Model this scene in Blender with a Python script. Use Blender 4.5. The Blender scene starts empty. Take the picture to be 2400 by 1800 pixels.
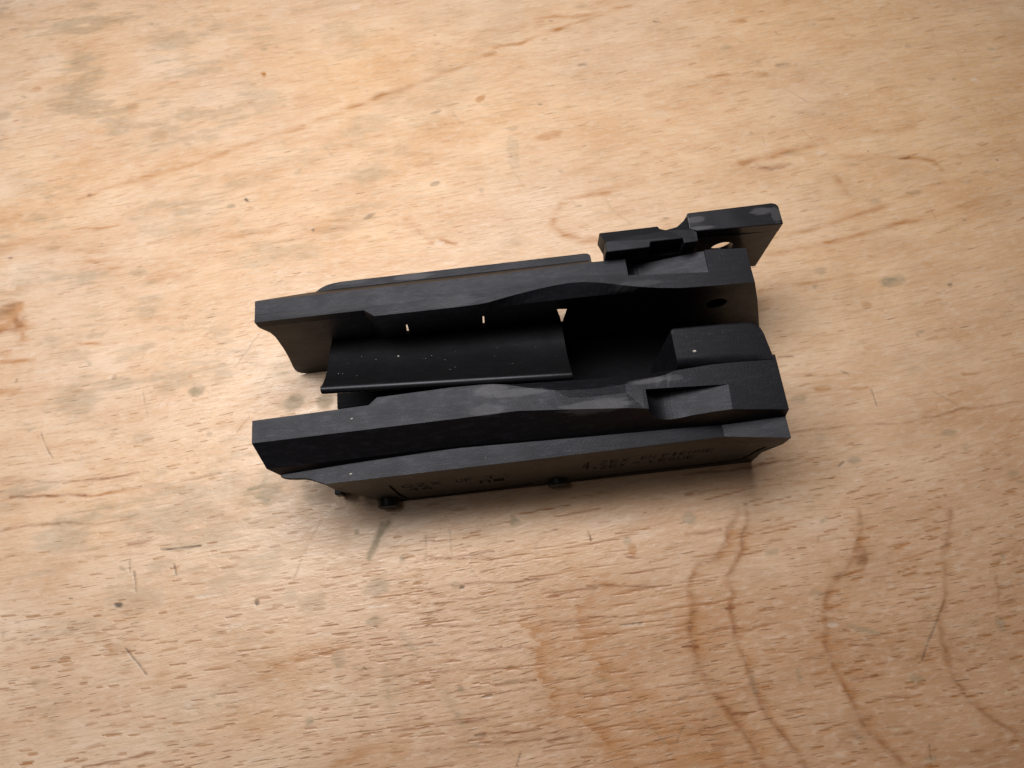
import bpy, bmesh, math, random
import numpy as np
from mathutils import Vector, Matrix

# ---------------------------------------------------------------- camera, world, lamps, exposure
S = 0.1                      # one Blender unit is a centimetre; all tables below are in millimetres
U0 = 70.0                    # u = 70 mm along the housing is world x = 0


def W3(u, v, z):
    """housing millimetres (u along, v towards the viewer, z up) to world"""
    return Vector(((u - U0) * S, -v * S, z * S))


scene = bpy.context.scene
cam_data = bpy.data.cameras.new('camera')
cam_data.sensor_width = 36.0
cam_data.lens = 36.0 * 1516.54 / 2400.0
cam_data.clip_start, cam_data.clip_end = 0.1, 500.0
cam = bpy.data.objects.new('camera', cam_data)
scene.collection.objects.link(cam)
right = Vector((0.99363499, -0.10648474, -0.03674917))
up = Vector((0.11264769, 0.9392733, 0.32415453))
fwd = Vector((0.0, 0.32623099, -0.94529008))
M = Matrix((right, up, -fwd)).transposed().to_4x4()
M.translation = W3(70.041, 69.117, 200.0)
cam.matrix_world = M
cam_data.dof.use_dof = True
cam_data.dof.focus_distance = 17.2
cam_data.dof.aperture_fstop = 0.28
scene.camera = cam

world = bpy.data.worlds.new('World')
scene.world = world
world.use_nodes = True
bg = world.node_tree.nodes['Background']
bg.inputs['Color'].default_value = (1.0, 0.78, 0.6, 1)
bg.inputs['Strength'].default_value = 0.035


def area_lamp(name, loc, target, size, size_y, energy, color):
    d = bpy.data.lights.new(name, 'AREA')
    d.shape = 'RECTANGLE'
    d.size, d.size_y, d.energy, d.color = size, size_y, energy, color
    o = bpy.data.objects.new(name, d)
    o.location = loc
    o.rotation_euler = (Vector(target) - Vector(loc)).to_track_quat('-Z', 'Y').to_euler()
    scene.collection.objects.link(o)


# the workshop lamp behind the housing and a second, weaker one above left
# the workshop's strip lamp, above and a little behind the housing
area_lamp('strip_lamp', W3(-15, -108, 330), W3(0, -40, 0), 38.0, 12.0, 18300.0, (1.0, 0.955, 0.905))
# second lamp, almost overhead on the left: it gives the sheen on the varnish at the lower left
area_lamp('ceiling_lamp', W3(-95, 5, 600), W3(20, 30, 0), 16.0, 10.0, 1600.0, (1.0, 0.95, 0.9))

scene.view_settings.view_transform = 'Standard'
scene.view_settings.look = 'None'
scene.view_settings.exposure = 0.0
scene.view_settings.gamma = 1.0
scene.cycles.use_denoising = True
scene.cycles.max_bounces = 8

random.seed(7)
rng = np.random.default_rng(11)


# ---------------------------------------------------------------- node helpers
def new_mat(name):
    m = bpy.data.materials.new(name)
    m.use_nodes = True
    nt = m.node_tree
    return m, nt, nt.nodes['Principled BSDF']


def N(nt, kind, **kw):
    n = nt.nodes.new(kind)
    for k, val in kw.items():
        if k in n.inputs:
            n.inputs[k].default_value = val
        else:
            setattr(n, k, val)
    return n


def link(nt, a, b):
    nt.links.new(a, b)


def mapping(nt, src, scale, rot=(0, 0, 0), loc=(0, 0, 0)):
    n = N(nt, 'ShaderNodeMapping')
    n.inputs['Scale'].default_value = scale
    n.inputs['Rotation'].default_value = rot
    n.inputs['Location'].default_value = loc
    link(nt, src, n.inputs['Vector'])
    return n.outputs['Vector']


def noise(nt, vec, scale=1.0, detail=3.0, rough=0.5, distortion=0.0):
    n = N(nt, 'ShaderNodeTexNoise')
    n.inputs['Scale'].default_value = scale
    n.inputs['Detail'].default_value = detail
    n.inputs['Roughness'].default_value = rough
    n.inputs['Distortion'].default_value = distortion
    link(nt, vec, n.inputs['Vector'])
    return n.outputs['Fac']


def ramp(nt, fac, stops):
    n = N(nt, 'ShaderNodeValToRGB')
    e = n.color_ramp.elements
    while len(e) < len(stops):
        e.new(0.5)
    for el, (p, c) in zip(e, stops):
        el.position = p
        el.color = (c, c, c, 1) if isinstance(c, (int, float)) else (*c, 1)
    link(nt, fac, n.inputs['Fac'])
    return n.outputs['Color']


def mix(nt, fac, a, b, mode='MIX'):
    n = N(nt, 'ShaderNodeMix', data_type='RGBA', blend_type=mode)
    for sock, val in ((n.inputs[0], fac), (n.inputs[6], a), (n.inputs[7], b)):
        if isinstance(val, (int, float)):
            sock.default_value = val
        elif isinstance(val, tuple):
            sock.default_value = (*val, 1)
        else:
            link(nt, val, sock)
    return n.outputs[2]


def math_(nt, op, a, b=0.0, clamp=False):
    n = N(nt, 'ShaderNodeMath', operation=op, use_clamp=clamp)
    for sock, val in zip(n.inputs, (a, b)):
        if isinstance(val, (int, float)):
            sock.default_value = val
        else:
            link(nt, val, sock)
    return n.outputs[0]


# ---------------------------------------------------------------- materials
def plastic(name, base, rough, bump, grain, wear, rub_glints=(), spec=0.28):
    """black plastic or coated steel; rubs are worn spots and highlights painted as lighter colour: (u, v, half-length, half-width, strength) in mm"""
    m, nt, b = new_mat(name)
    co = N(nt, 'ShaderNodeTexCoord').outputs['Object']
    fine = noise(nt, co, grain, 3.0, 0.6)
    patch = noise(nt, co, 1.1, 4.0, 0.6)
    scuff = noise(nt, mapping(nt, co, (1.6, 7.0, 3.0), (0, 0, 0.25)), 1.5, 4.0, 0.65)
    scuff_f = math_(nt, 'MULTIPLY', ramp(nt, scuff, [(0.5, 0.0), (0.72, 1.0)]), wear)
    col = mix(nt, scuff_f, base, (base[0] * 4, base[1] * 4, base[2] * 4))
    rub_glint = None
    if rub_glints:
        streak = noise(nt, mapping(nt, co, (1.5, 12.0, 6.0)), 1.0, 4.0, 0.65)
        for u, v, ru, rv, s in rub_glints:
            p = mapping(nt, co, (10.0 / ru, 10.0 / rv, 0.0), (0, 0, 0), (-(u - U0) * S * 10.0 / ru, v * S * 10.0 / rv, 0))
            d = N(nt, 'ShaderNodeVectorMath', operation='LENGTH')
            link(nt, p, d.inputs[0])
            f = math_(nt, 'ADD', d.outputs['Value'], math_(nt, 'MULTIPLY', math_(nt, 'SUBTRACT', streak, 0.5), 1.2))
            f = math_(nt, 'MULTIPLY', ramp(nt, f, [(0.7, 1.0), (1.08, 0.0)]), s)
            rub_glint = f if rub_glint is None else math_(nt, 'MAXIMUM', rub_glint, f)
        col = mix(nt, math_(nt, 'MULTIPLY', rub_glint, 0.55), col, (0.085, 0.085, 0.092))
    speck = ramp(nt, noise(nt, co, 34.0, 1.0, 0.4), [(0.735, 0.0), (0.77, 1.0)])
    col = mix(nt, math_(nt, 'MULTIPLY', speck, 0.3), col, (0.09, 0.088, 0.085))
    link(nt, col, b.inputs['Base Color'])
    r = math_(nt, 'ADD', math_(nt, 'MULTIPLY', patch, 0.26), rough - 0.13)
    r = math_(nt, 'SUBTRACT', r, math_(nt, 'MULTIPLY', scuff_f, 0.1))
    link(nt, r, b.inputs['Roughness'])
    b.inputs['Specular IOR Level'].default_value = spec
    b.inputs['Specular Tint'].default_value = (0.86, 0.88, 1.0, 1)
    bp = N(nt, 'ShaderNodeBump')
    bp.inputs['Strength'].default_value = bump
    bp.inputs['Distance'].default_value = 0.02
    link(nt, fine, bp.inputs['Height'])
    link(nt, bp.outputs['Normal'], b.inputs['Normal'])
    return m


RUB_GLINTS = [(64, 13.5, 5, 2.2, 0.9), (72, 15.0, 9, 1.4, 0.9), (63, 19.0, 5, 2.0, 0.6), (92, 21.2, 11, 2.0, 0.9), (106, 15.9, 6, 1.0, 0.9), (113, 16.0, 3, 1.0, 0.6),
        (44, -27.7, 7, 1.2, 0.8), (26, -28.0, 6, 0.8, 0.5), (55, -14.0, 10, 2.0, 0.35), (108, -12.8, 8, 1.2, 0.4), (20, -16.0, 20, 1.2, 0.25)]  # wear plus the highlights of the rail tops, painted into the colour
polymer = plastic('black_moulded_polymer', (0.0046, 0.0046, 0.0062), 0.47, 0.3, 26.0, 0.55)
rub_glint_mat = plastic('black_moulded_polymer_rub_glint', (0.0046, 0.0046, 0.0062), 0.47, 0.3, 26.0, 0.55, RUB_GLINTS)
panel_mat = plastic('black_moulded_polymer_panel', (0.0046, 0.0046, 0.0062), 0.5, 0.3, 26.0, 0.3, spec=0.3)
panel_mat.node_tree.nodes['Principled BSDF'].inputs['Specular Tint'].default_value = (1.0, 0.97, 0.94, 1)
shade_mat = plastic('black_moulded_polymer_shade', (0.0032, 0.0032, 0.004), 0.75, 0.3, 26.0, 0.2, spec=0.15)  # same plastic, darker: the shade in the channel is put into its colour
sleeve_mat = plastic('black_coated_steel', (0.006, 0.006, 0.007), 0.34, 0.06, 16.0, 0.12, spec=0.34)
plate_mat = plastic('smooth_black_polymer', (0.005, 0.005, 0.0065), 0.34, 0.1, 14.0, 0.8,
                    [(146, -29.2, 4.0, 1.3, 1.0), (149.5, -27.5, 1.6, 3.0, 0.8), (127, -28.8, 3.0, 1.1, 0.9), (128, -26.0, 4.0, 0.7, 1.0)], spec=0.5)
pin_mat = plastic('blackened_pin', (0.014, 0.016, 0.018), 0.4, 0.1, 20.0, 0.2)
paint, _nt, _b = new_mat('engraved_ink')
_b.inputs['Roughness'].default_value = 0.8
_b.inputs['Specular IOR Level'].default_value = 0.08
link(_nt, ramp(_nt, noise(_nt, N(_nt, 'ShaderNodeTexCoord').outputs['Object'], 20.0),
               [(0.3, (0.004, 0.003, 0.003)), (0.7, (0.009, 0.007, 0.006))]), _b.inputs['Base Color'])
dust_mat, _nt, _b = new_mat('pale_dust')
_b.inputs['Roughness'].default_value = 0.9
link(_nt, ramp(_nt, noise(_nt, N(_nt, 'ShaderNodeTexCoord').outputs['Object'], 30.0),
               [(0.3, (0.3, 0.29, 0.27)), (0.7, (0.5, 0.49, 0.46))]), _b.inputs['Base Color'])

# ---------------------------------------------------------------- the tabletop
# growth lines, scratches and gouges: (kind, strength, width, points); stains: (kind, strength, centre, rx, ry, turn)
EDGES = [
    (0.75, 7, [(74.9,66.7),(71.5,68.9),(66.6,71.8),(64.1,73.7),(67.4,76.5),(68.0,79.1),(68.0,81.1),(67.9,85.2),(67.8,88.4),(70.9,91.5),(71.1,95.1),(72.3,97.6),(78.0,99.7),(81.8,103.2),(84.7,106.5),(86.8,112.3)]),
    (0.7, 6, [(90.4,64.0),(89.5,66.5),(82.2,70.5),(79.9,73.6),(80.4,76.6),(83.3,78.2),(81.8,82.2),(84.5,84.9),(84.0,88.5),(86.2,91.5),(89.5,95.4),(92.6,100.0),(97.1,103.9),(101.4,108.1),(102.8,113.9)]),
    (0.7, 3.5, [(133.6,48.9),(128.7,54.4),(128.0,57.9),(124.4,61.5),(119.0,63.2),(116.2,65.9),(114.6,69.2),(113.1,77.2),(112.0,80.4),(112.4,85.0),(112.7,89.9),(113.7,94.0),(116.9,99.0),(118.6,103.4),(122.4,107.3),(123.6,111.1),(125.4,116.1)]),
    (0.6, 1.6, [(136.4,49.2),(133.7,54.9),(132.6,59.8),(129.5,63.4),(126.3,66.6),(125.5,69.1),(126.2,72.2),(124.6,75.7),(125.5,79.8),(125.0,85.1),(126.4,89.3),(126.6,92.5),(128.1,99.0),(129.8,104.6),(133.4,110.6),(135.1,114.1),(136.4,117.2)]),
    (0.65, 2.8, [(169.6,53.0),(167.3,59.5),(164.7,63.7),(161.5,68.7),(156.6,71.6),(152.8,75.9),(150.8,80.8),(150.1,86.9),(150.4,90.6),(151.0,95.5),(152.7,101.9),(154.7,107.1),(156.4,111.4),(158.7,115.0),(162.0,119.0)]),
    (0.45, 1.5, [(196.1,55.9),(193.5,62.5),(190.1,68.7),(187.6,75.0),(186.0,79.9),(182.8,84.2),(181.8,90.2),(181.4,95.4),(182.2,100.7),(184.9,105.6),(187.7,109.7),(191.5,113.1),(193.8,114.8)]),
]
LINES = [
    ('orange', 0.6, 1.18, [(-83.4,-91.1),(-66.5,-96.4),(-43.4,-101.0),(-28.9,-105.4),(-14.3,-109.8),(9.6,-116.0),(16.3,-117.3)]),
    ('orange', 0.6, 1.28, [(-111.6,-86.1),(-104.3,-87.5)]),
    ('orange', 0.7, 0.49, [(-77.4,-78.3),(-67.1,-77.9)]),
    ('orange', 0.6, 0.69, [(-55.0,-68.9),(-43.8,-68.7)]),
    ('orange', 0.35, 1.18, [(-111.9,-149.2),(-95.1,-149.9)]),
    ('orange', 0.3, 4.43, [(-39.8,-67.6),(-13.5,-68.6),(15.3,-67.5)]),
    ('orange', 0.4, 2.95, [(-109.9,-74.7),(-92.8,-73.8),(-69.5,-66.9)]),
    ('orange', 0.6, 1.08, [(16.3,-118.8),(34.6,-124.4),(46.9,-128.0),(59.4,-132.4),(68.9,-136.5),(78.3,-138.3)]),
    ('orange', 0.6, 0.89, [(77.4,-141.6),(88.1,-142.5),(97.8,-145.9),(123.7,-152.7),(136.9,-156.5)]),
    ('orange', 0.5, 1.28, [(97.0,-155.0),(114.9,-152.3),(123.8,-153.5)]),
    ('orange', 0.65, 1.28, [(122.4,-71.0),(105.1,-68.4),(94.7,-66.1),(91.9,-61.3),(90.7,-56.9),(94.0,-52.7),(100.3,-50.0),(105.6,-49.3)]),
    ('orange', 0.45, 1.48, [(38.8,-66.3),(42.9,-60.6),(47.1,-56.9)]),
    ('orange', 1, 0.79, [(50.4,-56.8),(55.8,-54.8)]),
    ('orange', 0.8, 0.49, [(56.6,-79.5),(60.6,-79.5)]),
    ('orange', 0.6, 0.39, [(73.8,-75.2),(83.0,-76.0)]),
    ('orange', 0.4, 1.48, [(44.6,-89.7),(49.3,-90.4)]),
    ('orange', 0.7, 0.49, [(85.7,-84.8),(89.7,-84.6)]),
    ('orange', 1, 0.69, [(68.9,-136.1),(65.8,-135.8)]),
    ('orange', 0.9, 0.69, [(32.8,-123.9),(36.4,-124.6)]),
    ('orange', 0.6, 0.79, [(19.5,-101.9),(17.2,-101.9)]),
    ('orange', 0.8, 1.48, [(174.0,-141.1),(178.3,-141.2)]),
    ('orange', 0.7, 0.89, [(202.1,-137.3),(213.0,-136.9)]),
    ('orange', 0.8, 0.98, [(176.2,-113.3),(179.8,-113.2)]),
    ('orange', 0.9, 0.79, [(150.3,-112.1),(153.4,-112.4)]),
    ('orange', 0.75, 1.48, [(161.6,-74.5),(170.5,-76.0),(184.1,-78.3),(193.0,-79.8)]),
    ('ring', 1.5, 1.08, [(167.9,-72.3),(172.7,-71.3),(179.1,-72.0)]),
    ('orange', 0.6, 0.89, [(185.6,-73.2),(207.8,-71.6),(221.1,-69.1),(230.9,-66.4),(232.0,-62.9)]),
    ('orange', 0.45, 1.38, [(194.2,-63.3),(196.1,-57.8)]),
    ('ring', 0.8, 0.49, [(218.3,-69.1),(222.2,-69.1)]),
    ('orange', 0.5, 1.08, [(172.3,-42.5),(189.5,-45.9),(207.2,-50.5),(219.2,-54.1),(231.2,-57.1)]),
    ('orange', 0.65, 0.98, [(163.3,-36.3),(181.9,-37.6),(204.5,-41.4),(221.6,-44.2),(239.0,-47.6),(257.3,-50.9)]),
    ('orange', 0.3, 2.95, [(240.3,-67.8),(263.3,-67.4)]),
    ('orange', 0.7, 0.39, [(210.3,-122.2),(217.5,-122.3)]),
    ('orange', 0.5, 0.59, [(215.7,-128.8),(229.8,-127.2)]),
    ('orange', 0.5, 0.79, [(157.6,-115.6),(166.5,-115.4)]),
    ('orange', 0.45, 0.98, [(224.2,-100.1),(233.5,-99.9)]),
    ('orange', 0.4, 1.48, [(210.8,-82.2),(227.9,-81.9)]),
    ('ring', 0.7, 1.28, [(-104.7,-40.8),(-99.7,-40.2),(-97.1,-44.6)]),
    ('orange', 0.4, 1.97, [(-106.8,-54.9),(-98.5,-54.4)]),
    ('orange', 0.45, 2.95, [(-74.7,-63.2),(-65.4,-59.5)]),
    ('orange', 0.45, 1.97, [(-51.7,-54.7),(-39.0,-53.7)]),
    ('ring', 1.0, 1.08, [(-96.3,13.8),(-88.3,14.5)]),
    ('ring', 0.8, 0.54, [(-88.3,14.6),(-76.3,15.4),(-63.8,16.0),(-51.5,15.7)]),
    ('ring', 1.0, 0.64, [(-92.6,19.3),(-75.6,20.6),(-68.2,21.0)]),
    ('orange', 0.8, 0.44, [(-68.2,21.0),(-51.0,21.5),(-36.2,21.7)]),
    ('orange', 0.7, 0.69, [(-102.8,-28.5),(-90.6,-28.4)]),
    ('orange', 0.45, 1.08, [(-101.2,-17.6),(-85.4,-16.9)]),
    ('orange', 0.6, 0.59, [(-82.3,3.5),(-66.6,3.8)]),
    ('orange', 0.5, 0.59, [(-82.0,-31.6),(-66.0,-31.4),(-58.0,-31.6)]),
    ('orange', 0.6, 0.34, [(-85.8,-0.3),(-72.1,-0.8)]),
    ('orange', 0.6, 0.39, [(-69.2,7.3),(-77.5,5.3)]),
    ('ring', 0.6, 0.44, [(-37.9,19.0),(-25.1,19.0)]),
    ('orange', 0.6, 0.34, [(-39.4,10.8),(-51.9,10.4)]),
    ('orange', 0.65, 0.69, [(157.0,-23.1),(172.9,-23.7),(183.7,-24.7),(197.1,-25.4)]),
    ('orange', 0.5, 0.44, [(162.4,-28.0),(175.8,-28.7)]),
    ('ring', 0.7, 0.49, [(157.3,1.7),(162.3,2.1)]),
    ('orange', 0.6, 0.54, [(157.4,7.4),(172.0,9.2)]),
    ('ring', 0.7, 0.49, [(164.7,8.4),(166.7,8.4)]),
    ('orange', 0.7, 0.59, [(166.9,13.3),(171.3,13.6)]),
    ('orange', 0.6, 0.44, [(177.9,14.9),(182.8,15.2)]),
    ('orange', 0.5, 0.54, [(192.9,18.0),(199.6,18.5)]),
    ('orange', 0.5, 0.44, [(207.5,15.6),(214.0,15.3)]),
    ('orange', 0.5, 0.49, [(214.5,13.8),(220.0,13.6)]),
    ('orange', 0.7, 0.59, [(186.3,1.2),(189.8,1.4)]),
    ('ring', 0.5, 0.54, [(155.1,26.8),(169.8,26.5),(189.1,27.3),(199.1,26.4),(214.1,25.2),(229.6,24.4)]),
    ('ring', 0.8, 0.54, [(119.3,36.0),(133.6,36.2),(143.4,35.3),(154.0,35.1)]),
    ('ring', 0.8, 0.59, [(118.1,42.1),(129.1,41.4)]),
    ('orange', 0.7, 0.39, [(129.1,41.4),(151.3,42.3),(157.0,42.2)]),
    ('ring', 0.7, 0.54, [(-94.0,29.4),(-79.5,28.9),(-59.9,30.6),(-50.3,29.2)]),
    ('ring', 0.7, 0.74, [(-53.4,38.1),(-46.8,37.7)]),
    ('ring', 0.6, 0.44, [(-63.7,40.2),(-47.9,41.0)]),
    ('orange', 0.3, 2.46, [(-92.3,40.1),(-68.4,40.9)]),
    ('orange', 0.45, 3.94, [(-37.4,77.5),(-24.0,77.7),(-1.7,78.0),(12.4,73.6)]),
    ('ring', 0.8, 0.59, [(-59.8,97.7),(-49.1,96.9),(-40.5,96.6)]),
    ('orange', 0.6, 1.48, [(-56.3,67.7),(-50.8,67.4)]),
    ('orange', 0.3, 8.36, [(76.8,69.5),(75.1,76.1),(75.2,81.9),(74.4,87.9)]),
    ('orange', 0.3, 8.36, [(74.4,87.9),(79.4,96.3),(86.6,102.9),(89.2,112.5)]),
    ('orange', 0.6, 7.38, [(91.7,97.6),(97.1,103.9),(102.6,108.3),(104.5,112.2)]),
    ('orange', 0.5, 1.77, [(90.4,64.0),(91.0,66.3)]),
    ('orange', 0.55, 2.46, [(11.8,103.3),(24.6,102.7),(28.9,102.4)]),
    ('orange', 0.3, 2.95, [(82.4,55.6),(82.4,62.3)]),
    ('ring', 0.75, 0.34, [(36.1,53.0),(45.5,52.4),(59.6,51.7)]),
    ('ring', 0.75, 0.34, [(39.9,65.3),(58.3,64.9),(69.8,64.0)]),
    ('ring', 0.75, 0.34, [(35.7,60.7),(54.0,61.4),(77.0,61.7)]),
    ('ring', 0.75, 0.34, [(34.3,67.5),(58.0,67.9),(66.2,67.7)]),
    ('ring', 0.75, 0.34, [(26.1,97.5),(44.7,97.5),(59.5,96.3)]),
    ('ring', 0.75, 0.34, [(48.3,100.9),(54.7,101.2),(67.5,101.1)]),
    ('ring', 0.75, 0.34, [(43.9,102.4),(54.4,103.4),(67.2,104.0)]),
    ('ring', 0.75, 0.34, [(39.5,51.3),(45.4,52.9),(59.3,54.0)]),
    ('ring', 0.75, 0.34, [(73.0,48.4),(78.7,48.3)]),
    ('ring', 0.75, 0.34, [(98.6,58.7),(106.3,59.8)]),
    ('ring', 0.75, 0.34, [(70.9,74.0),(84.3,74.1),(99.9,75.4)]),
    ('ring', 0.75, 0.34, [(74.1,66.2),(87.8,65.9)]),
    ('ring', 0.75, 0.34, [(35.2,103.4),(50.1,104.1),(62.9,104.3)]),
    ('ring', 0.75, 0.34, [(27.5,87.1),(38.5,86.2)]),
    ('ring', 0.75, 0.34, [(55.0,79.8),(67.8,80.5)]),
    ('ring', 0.75, 0.34, [(36.9,84.0),(54.5,84.8),(67.3,85.2)]),
    ('ring', 0.75, 0.34, [(55.9,88.4),(66.9,88.7)]),
    ('ring', 0.75, 0.34, [(54.8,90.7),(66.6,90.9)]),
    ('ring', 0.75, 0.34, [(39.0,79.3),(58.6,79.3)]),
    ('ring', 0.75, 0.34, [(69.2,104.9),(77.9,103.5)]),
    ('ring', 0.75, 0.34, [(23.5,75.7),(39.2,75.6)]),
    ('ring', 0.75, 0.34, [(32.8,71.2),(53.0,72.7)]),
    ('ring', 0.75, 0.34, [(24.1,94.2),(34.5,93.7)]),
    ('ring', 0.75, 0.34, [(85.6,65.2),(104.8,67.8)]),
    ('dark', 0.9, 0.34, [(93.3,77.0),(96.0,77.0)]),
    ('dark', 1.1, 0.44, [(96.4,77.0),(99.5,77.2)]),
    ('dark', 0.8, 0.44, [(49.1,101.1),(51.7,101.2)]),
    ('ring', 1, 0.69, [(45.5,97.4),(52.5,97.3)]),
    ('ring', 0.8, 0.89, [(133.6,48.9),(128.7,54.4),(128.0,57.9),(124.4,61.5),(119.0,63.2),(116.6,66.0),(115.1,69.3),(114.7,73.5),(113.1,77.2),(112.8,80.5),(112.8,85.0),(113.6,90.0),(114.5,94.1),(117.4,99.1),(119.0,103.5),(122.4,107.3),(124.5,111.2),(126.2,116.2)]),
    ('orange', 0.3, 2.95, [(114.2,73.5),(112.8,80.5),(113.4,86.7),(114.0,92.4),(116.7,98.2),(119.0,103.5),(123.8,110.4),(125.4,116.1)]),
    ('orange', 0.5, 9.84, [(105.5,106.7),(113.0,111.6),(116.4,115.2)]),
    ('ring', 0.9, 0.74, [(136.4,49.2),(133.7,54.9),(132.6,59.8),(129.5,63.4),(126.3,66.6),(125.5,69.1),(126.7,72.3),(125.0,75.7),(125.9,79.8),(125.2,85.1),(126.4,89.3),(127.0,92.6),(128.1,99.0),(129.8,104.6),(133.4,110.6),(135.1,114.1),(136.4,117.2)]),
    ('ring', 0.95, 0.79, [(169.6,53.0),(167.3,59.5),(164.7,63.7),(161.5,68.7),(156.6,71.6),(152.8,75.9),(151.0,80.8),(150.3,86.9),(150.6,90.6),(151.0,95.5),(152.7,101.9),(154.7,107.1),(156.4,111.4),(158.7,115.0),(162.0,119.0)]),
    ('orange', 0.25, 1.97, [(150.3,86.9),(151.0,95.5),(152.7,101.9),(156.4,111.4),(161.4,118.6)]),
    ('orange', 0.3, 3.44, [(157.5,71.7),(153.4,76.9),(158.4,76.5),(162.1,71.4)]),
    ('ring', 0.7, 0.79, [(196.1,55.9),(193.5,62.5),(190.1,68.7),(187.6,75.0),(186.0,79.9),(182.8,84.2),(181.8,90.2),(181.4,95.4),(182.2,100.7),(184.9,105.6),(187.7,109.7),(191.5,113.1),(193.8,114.8)]),
    ('ring', 0.35, 0.69, [(205.8,70.5),(202.0,78.7),(200.3,84.8)]),
    ('dark', 0.7, 0.34, [(186.4,80.0),(181.9,85.8),(178.1,90.7),(175.5,94.8)]),
    ('ring', 1.0, 0.49, [(154.4,97.4),(162.3,97.0)]),
    ('ring', 1.0, 0.49, [(134.8,103.4),(137.8,103.4)]),
    ('ring', 1.0, 0.49, [(150.5,79.3),(154.3,78.6)]),
    ('ring', 1.0, 0.49, [(162.7,102.8),(168.2,103.1)]),
    ('ring', 1.0, 0.49, [(111.1,91.7),(114.5,92.1)]),
    ('ring', 1.0, 0.49, [(109.8,84.7),(114.2,84.9)]),
    ('ring', 1.0, 0.49, [(124.1,75.6),(126.4,75.7)]),
    ('ring', 1.0, 0.49, [(155.3,107.7),(157.9,107.6)]),
    ('ring', 1.0, 0.49, [(162.3,112.6),(166.6,112.5)]),
    ('ring', 1.0, 0.49, [(180.7,118.0),(184.5,117.6)]),
    ('ring', 1.0, 0.49, [(119.1,102.7),(124.3,102.7)]),
    ('ring', 1.0, 0.49, [(119.6,106.6),(122.6,106.5)]),
    ('ring', 1.0, 0.49, [(128.2,100.6),(130.8,100.6)]),
    ('ring', 1.0, 0.49, [(112.6,109.6),(118.8,109.9)]),
    ('ring', 1.0, 0.49, [(157.8,85.3),(155.8,84.6)]),
    ('ring', 1.0, 0.49, [(157.2,88.9),(163.2,89.3)]),
    ('ring', 1.0, 0.49, [(144.5,90.8),(150.6,90.6)]),
    ('ring', 1.0, 0.49, [(117.2,53.5),(126.9,53.9)]),
    ('ring', 1.0, 0.49, [(150.6,112.4),(146.4,112.5)]),
    ('grey', 1.0, 1.48, [(21.3,50.2),(22.4,45.8),(27.3,40.5)]),
    ('grey', 0.5, 1.97, [(25.6,78.8),(25.8,84.9),(25.9,92.5)]),
    ('grey', 0.6, 1.77, [(30.4,72.6),(33.8,77.6)]),
    ('grey', 0.5, 2.26, [(40.9,89.6),(44.1,94.3),(46.2,99.6)]),
    ('grey', 0.5, 0.98, [(72.3,50.4),(71.7,55.3)]),
    ('grey', 0.8, 1.18, [(152.1,81.8),(158.6,83.9),(167.7,87.5)]),
    ('grey', 0.6, 0.98, [(-77.5,-29.4),(-71.6,-24.1)]),
    ('grey', 0.6, 0.79, [(95.8,101.5),(100.6,108.1)]),
    ('grey', 0.5, 0.59, [(110.4,-66.0),(112.9,-60.5),(118.0,-54.6)]),
    ('grey', 0.5, 0.59, [(106.3,-61.0),(112.8,-59.8),(118.3,-59.7)]),
    ('grey', 0.4, 0.69, [(58.5,-120.3),(59.0,-111.3),(63.2,-104.8)]),
    ('grey', 0.5, 0.79, [(77.8,-86.6),(79.1,-82.3),(82.4,-75.7)]),
    ('grey', 0.5, 0.49, [(-123.2,-187.9),(-120.3,-195.3)]),
    ('grey', 0.8, 0.39, [(-15.0,64.0),(-13.6,65.0),(-9.9,65.2)]),
    ('grey', 0.6, 0.3, [(139.9,108.3),(146.6,104.0)]),
    ('dark', 0.7, 0.3, [(183.8,15.9),(184.2,21.1)]),
    ('dark', 0.8, 0.49, [(-51.2,68.2),(-48.2,71.5),(-44.7,75.6)]),
    ('dark', 0.7, 0.54, [(-50.3,46.7),(-49.4,52.2)]),
    ('dark', 0.7, 0.39, [(-38.4,45.5),(-37.5,48.8)]),
    ('dark', 0.8, 0.3, [(-42.7,40.7),(-37.5,41.0),(-30.4,40.9)]),
    ('dark', 0.8, 0.34, [(61.1,106.7),(59.7,109.6)]),
    ('dark', 0.5, 0.3, [(-85.2,-1.3),(-82.7,3.7),(-80.2,7.6)]),
    ('dark', 0.4, 0.3, [(-20.6,5.8),(-16.7,1.3)]),
    ('dark', 1.2, 0.69, [(-20.1,-83.7),(-19.2,-82.6)]),
    ('dark', 0.6, 0.39, [(-19.2,-82.2),(-14.3,-82.6)]),
    ('dark', 0.6, 0.3, [(-52.1,42.6),(-51.8,45.9)]),
    ('dark', 0.7, 0.34, [(170.5,115.8),(170.0,118.7)]),
    ('dark', 0.4, 0.2, [(2.5,44.0),(-1.7,54.0)]),
    ('dark', 0.4, 0.2, [(6.8,37.5),(0.1,49.3)]),
    ('dark', 0.7, 0.34, [(87.9,49.8),(88.4,52.4)]),
    ('dark', 0.4, 0.2, [(38.9,45.3),(38.7,52.1)]),
    ('dark', 0.3, 0.2, [(-68.9,-34.1),(-66.5,-36.7)]),
    ('dark', 0.25, 0.2, [(-21.8,-17.0),(-13.7,-28.4)]),
    ('dark', 0.6, 0.39, [(155.5,58.7),(155.2,60.0)]),
    ('pale', 0.7, 0.59, [(-66.5,61.9),(-61.1,65.5),(-56.2,68.3)]),
    ('pale', 0.5, 0.59, [(172.4,-81.9),(173.4,-74.2)]),
]
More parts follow.
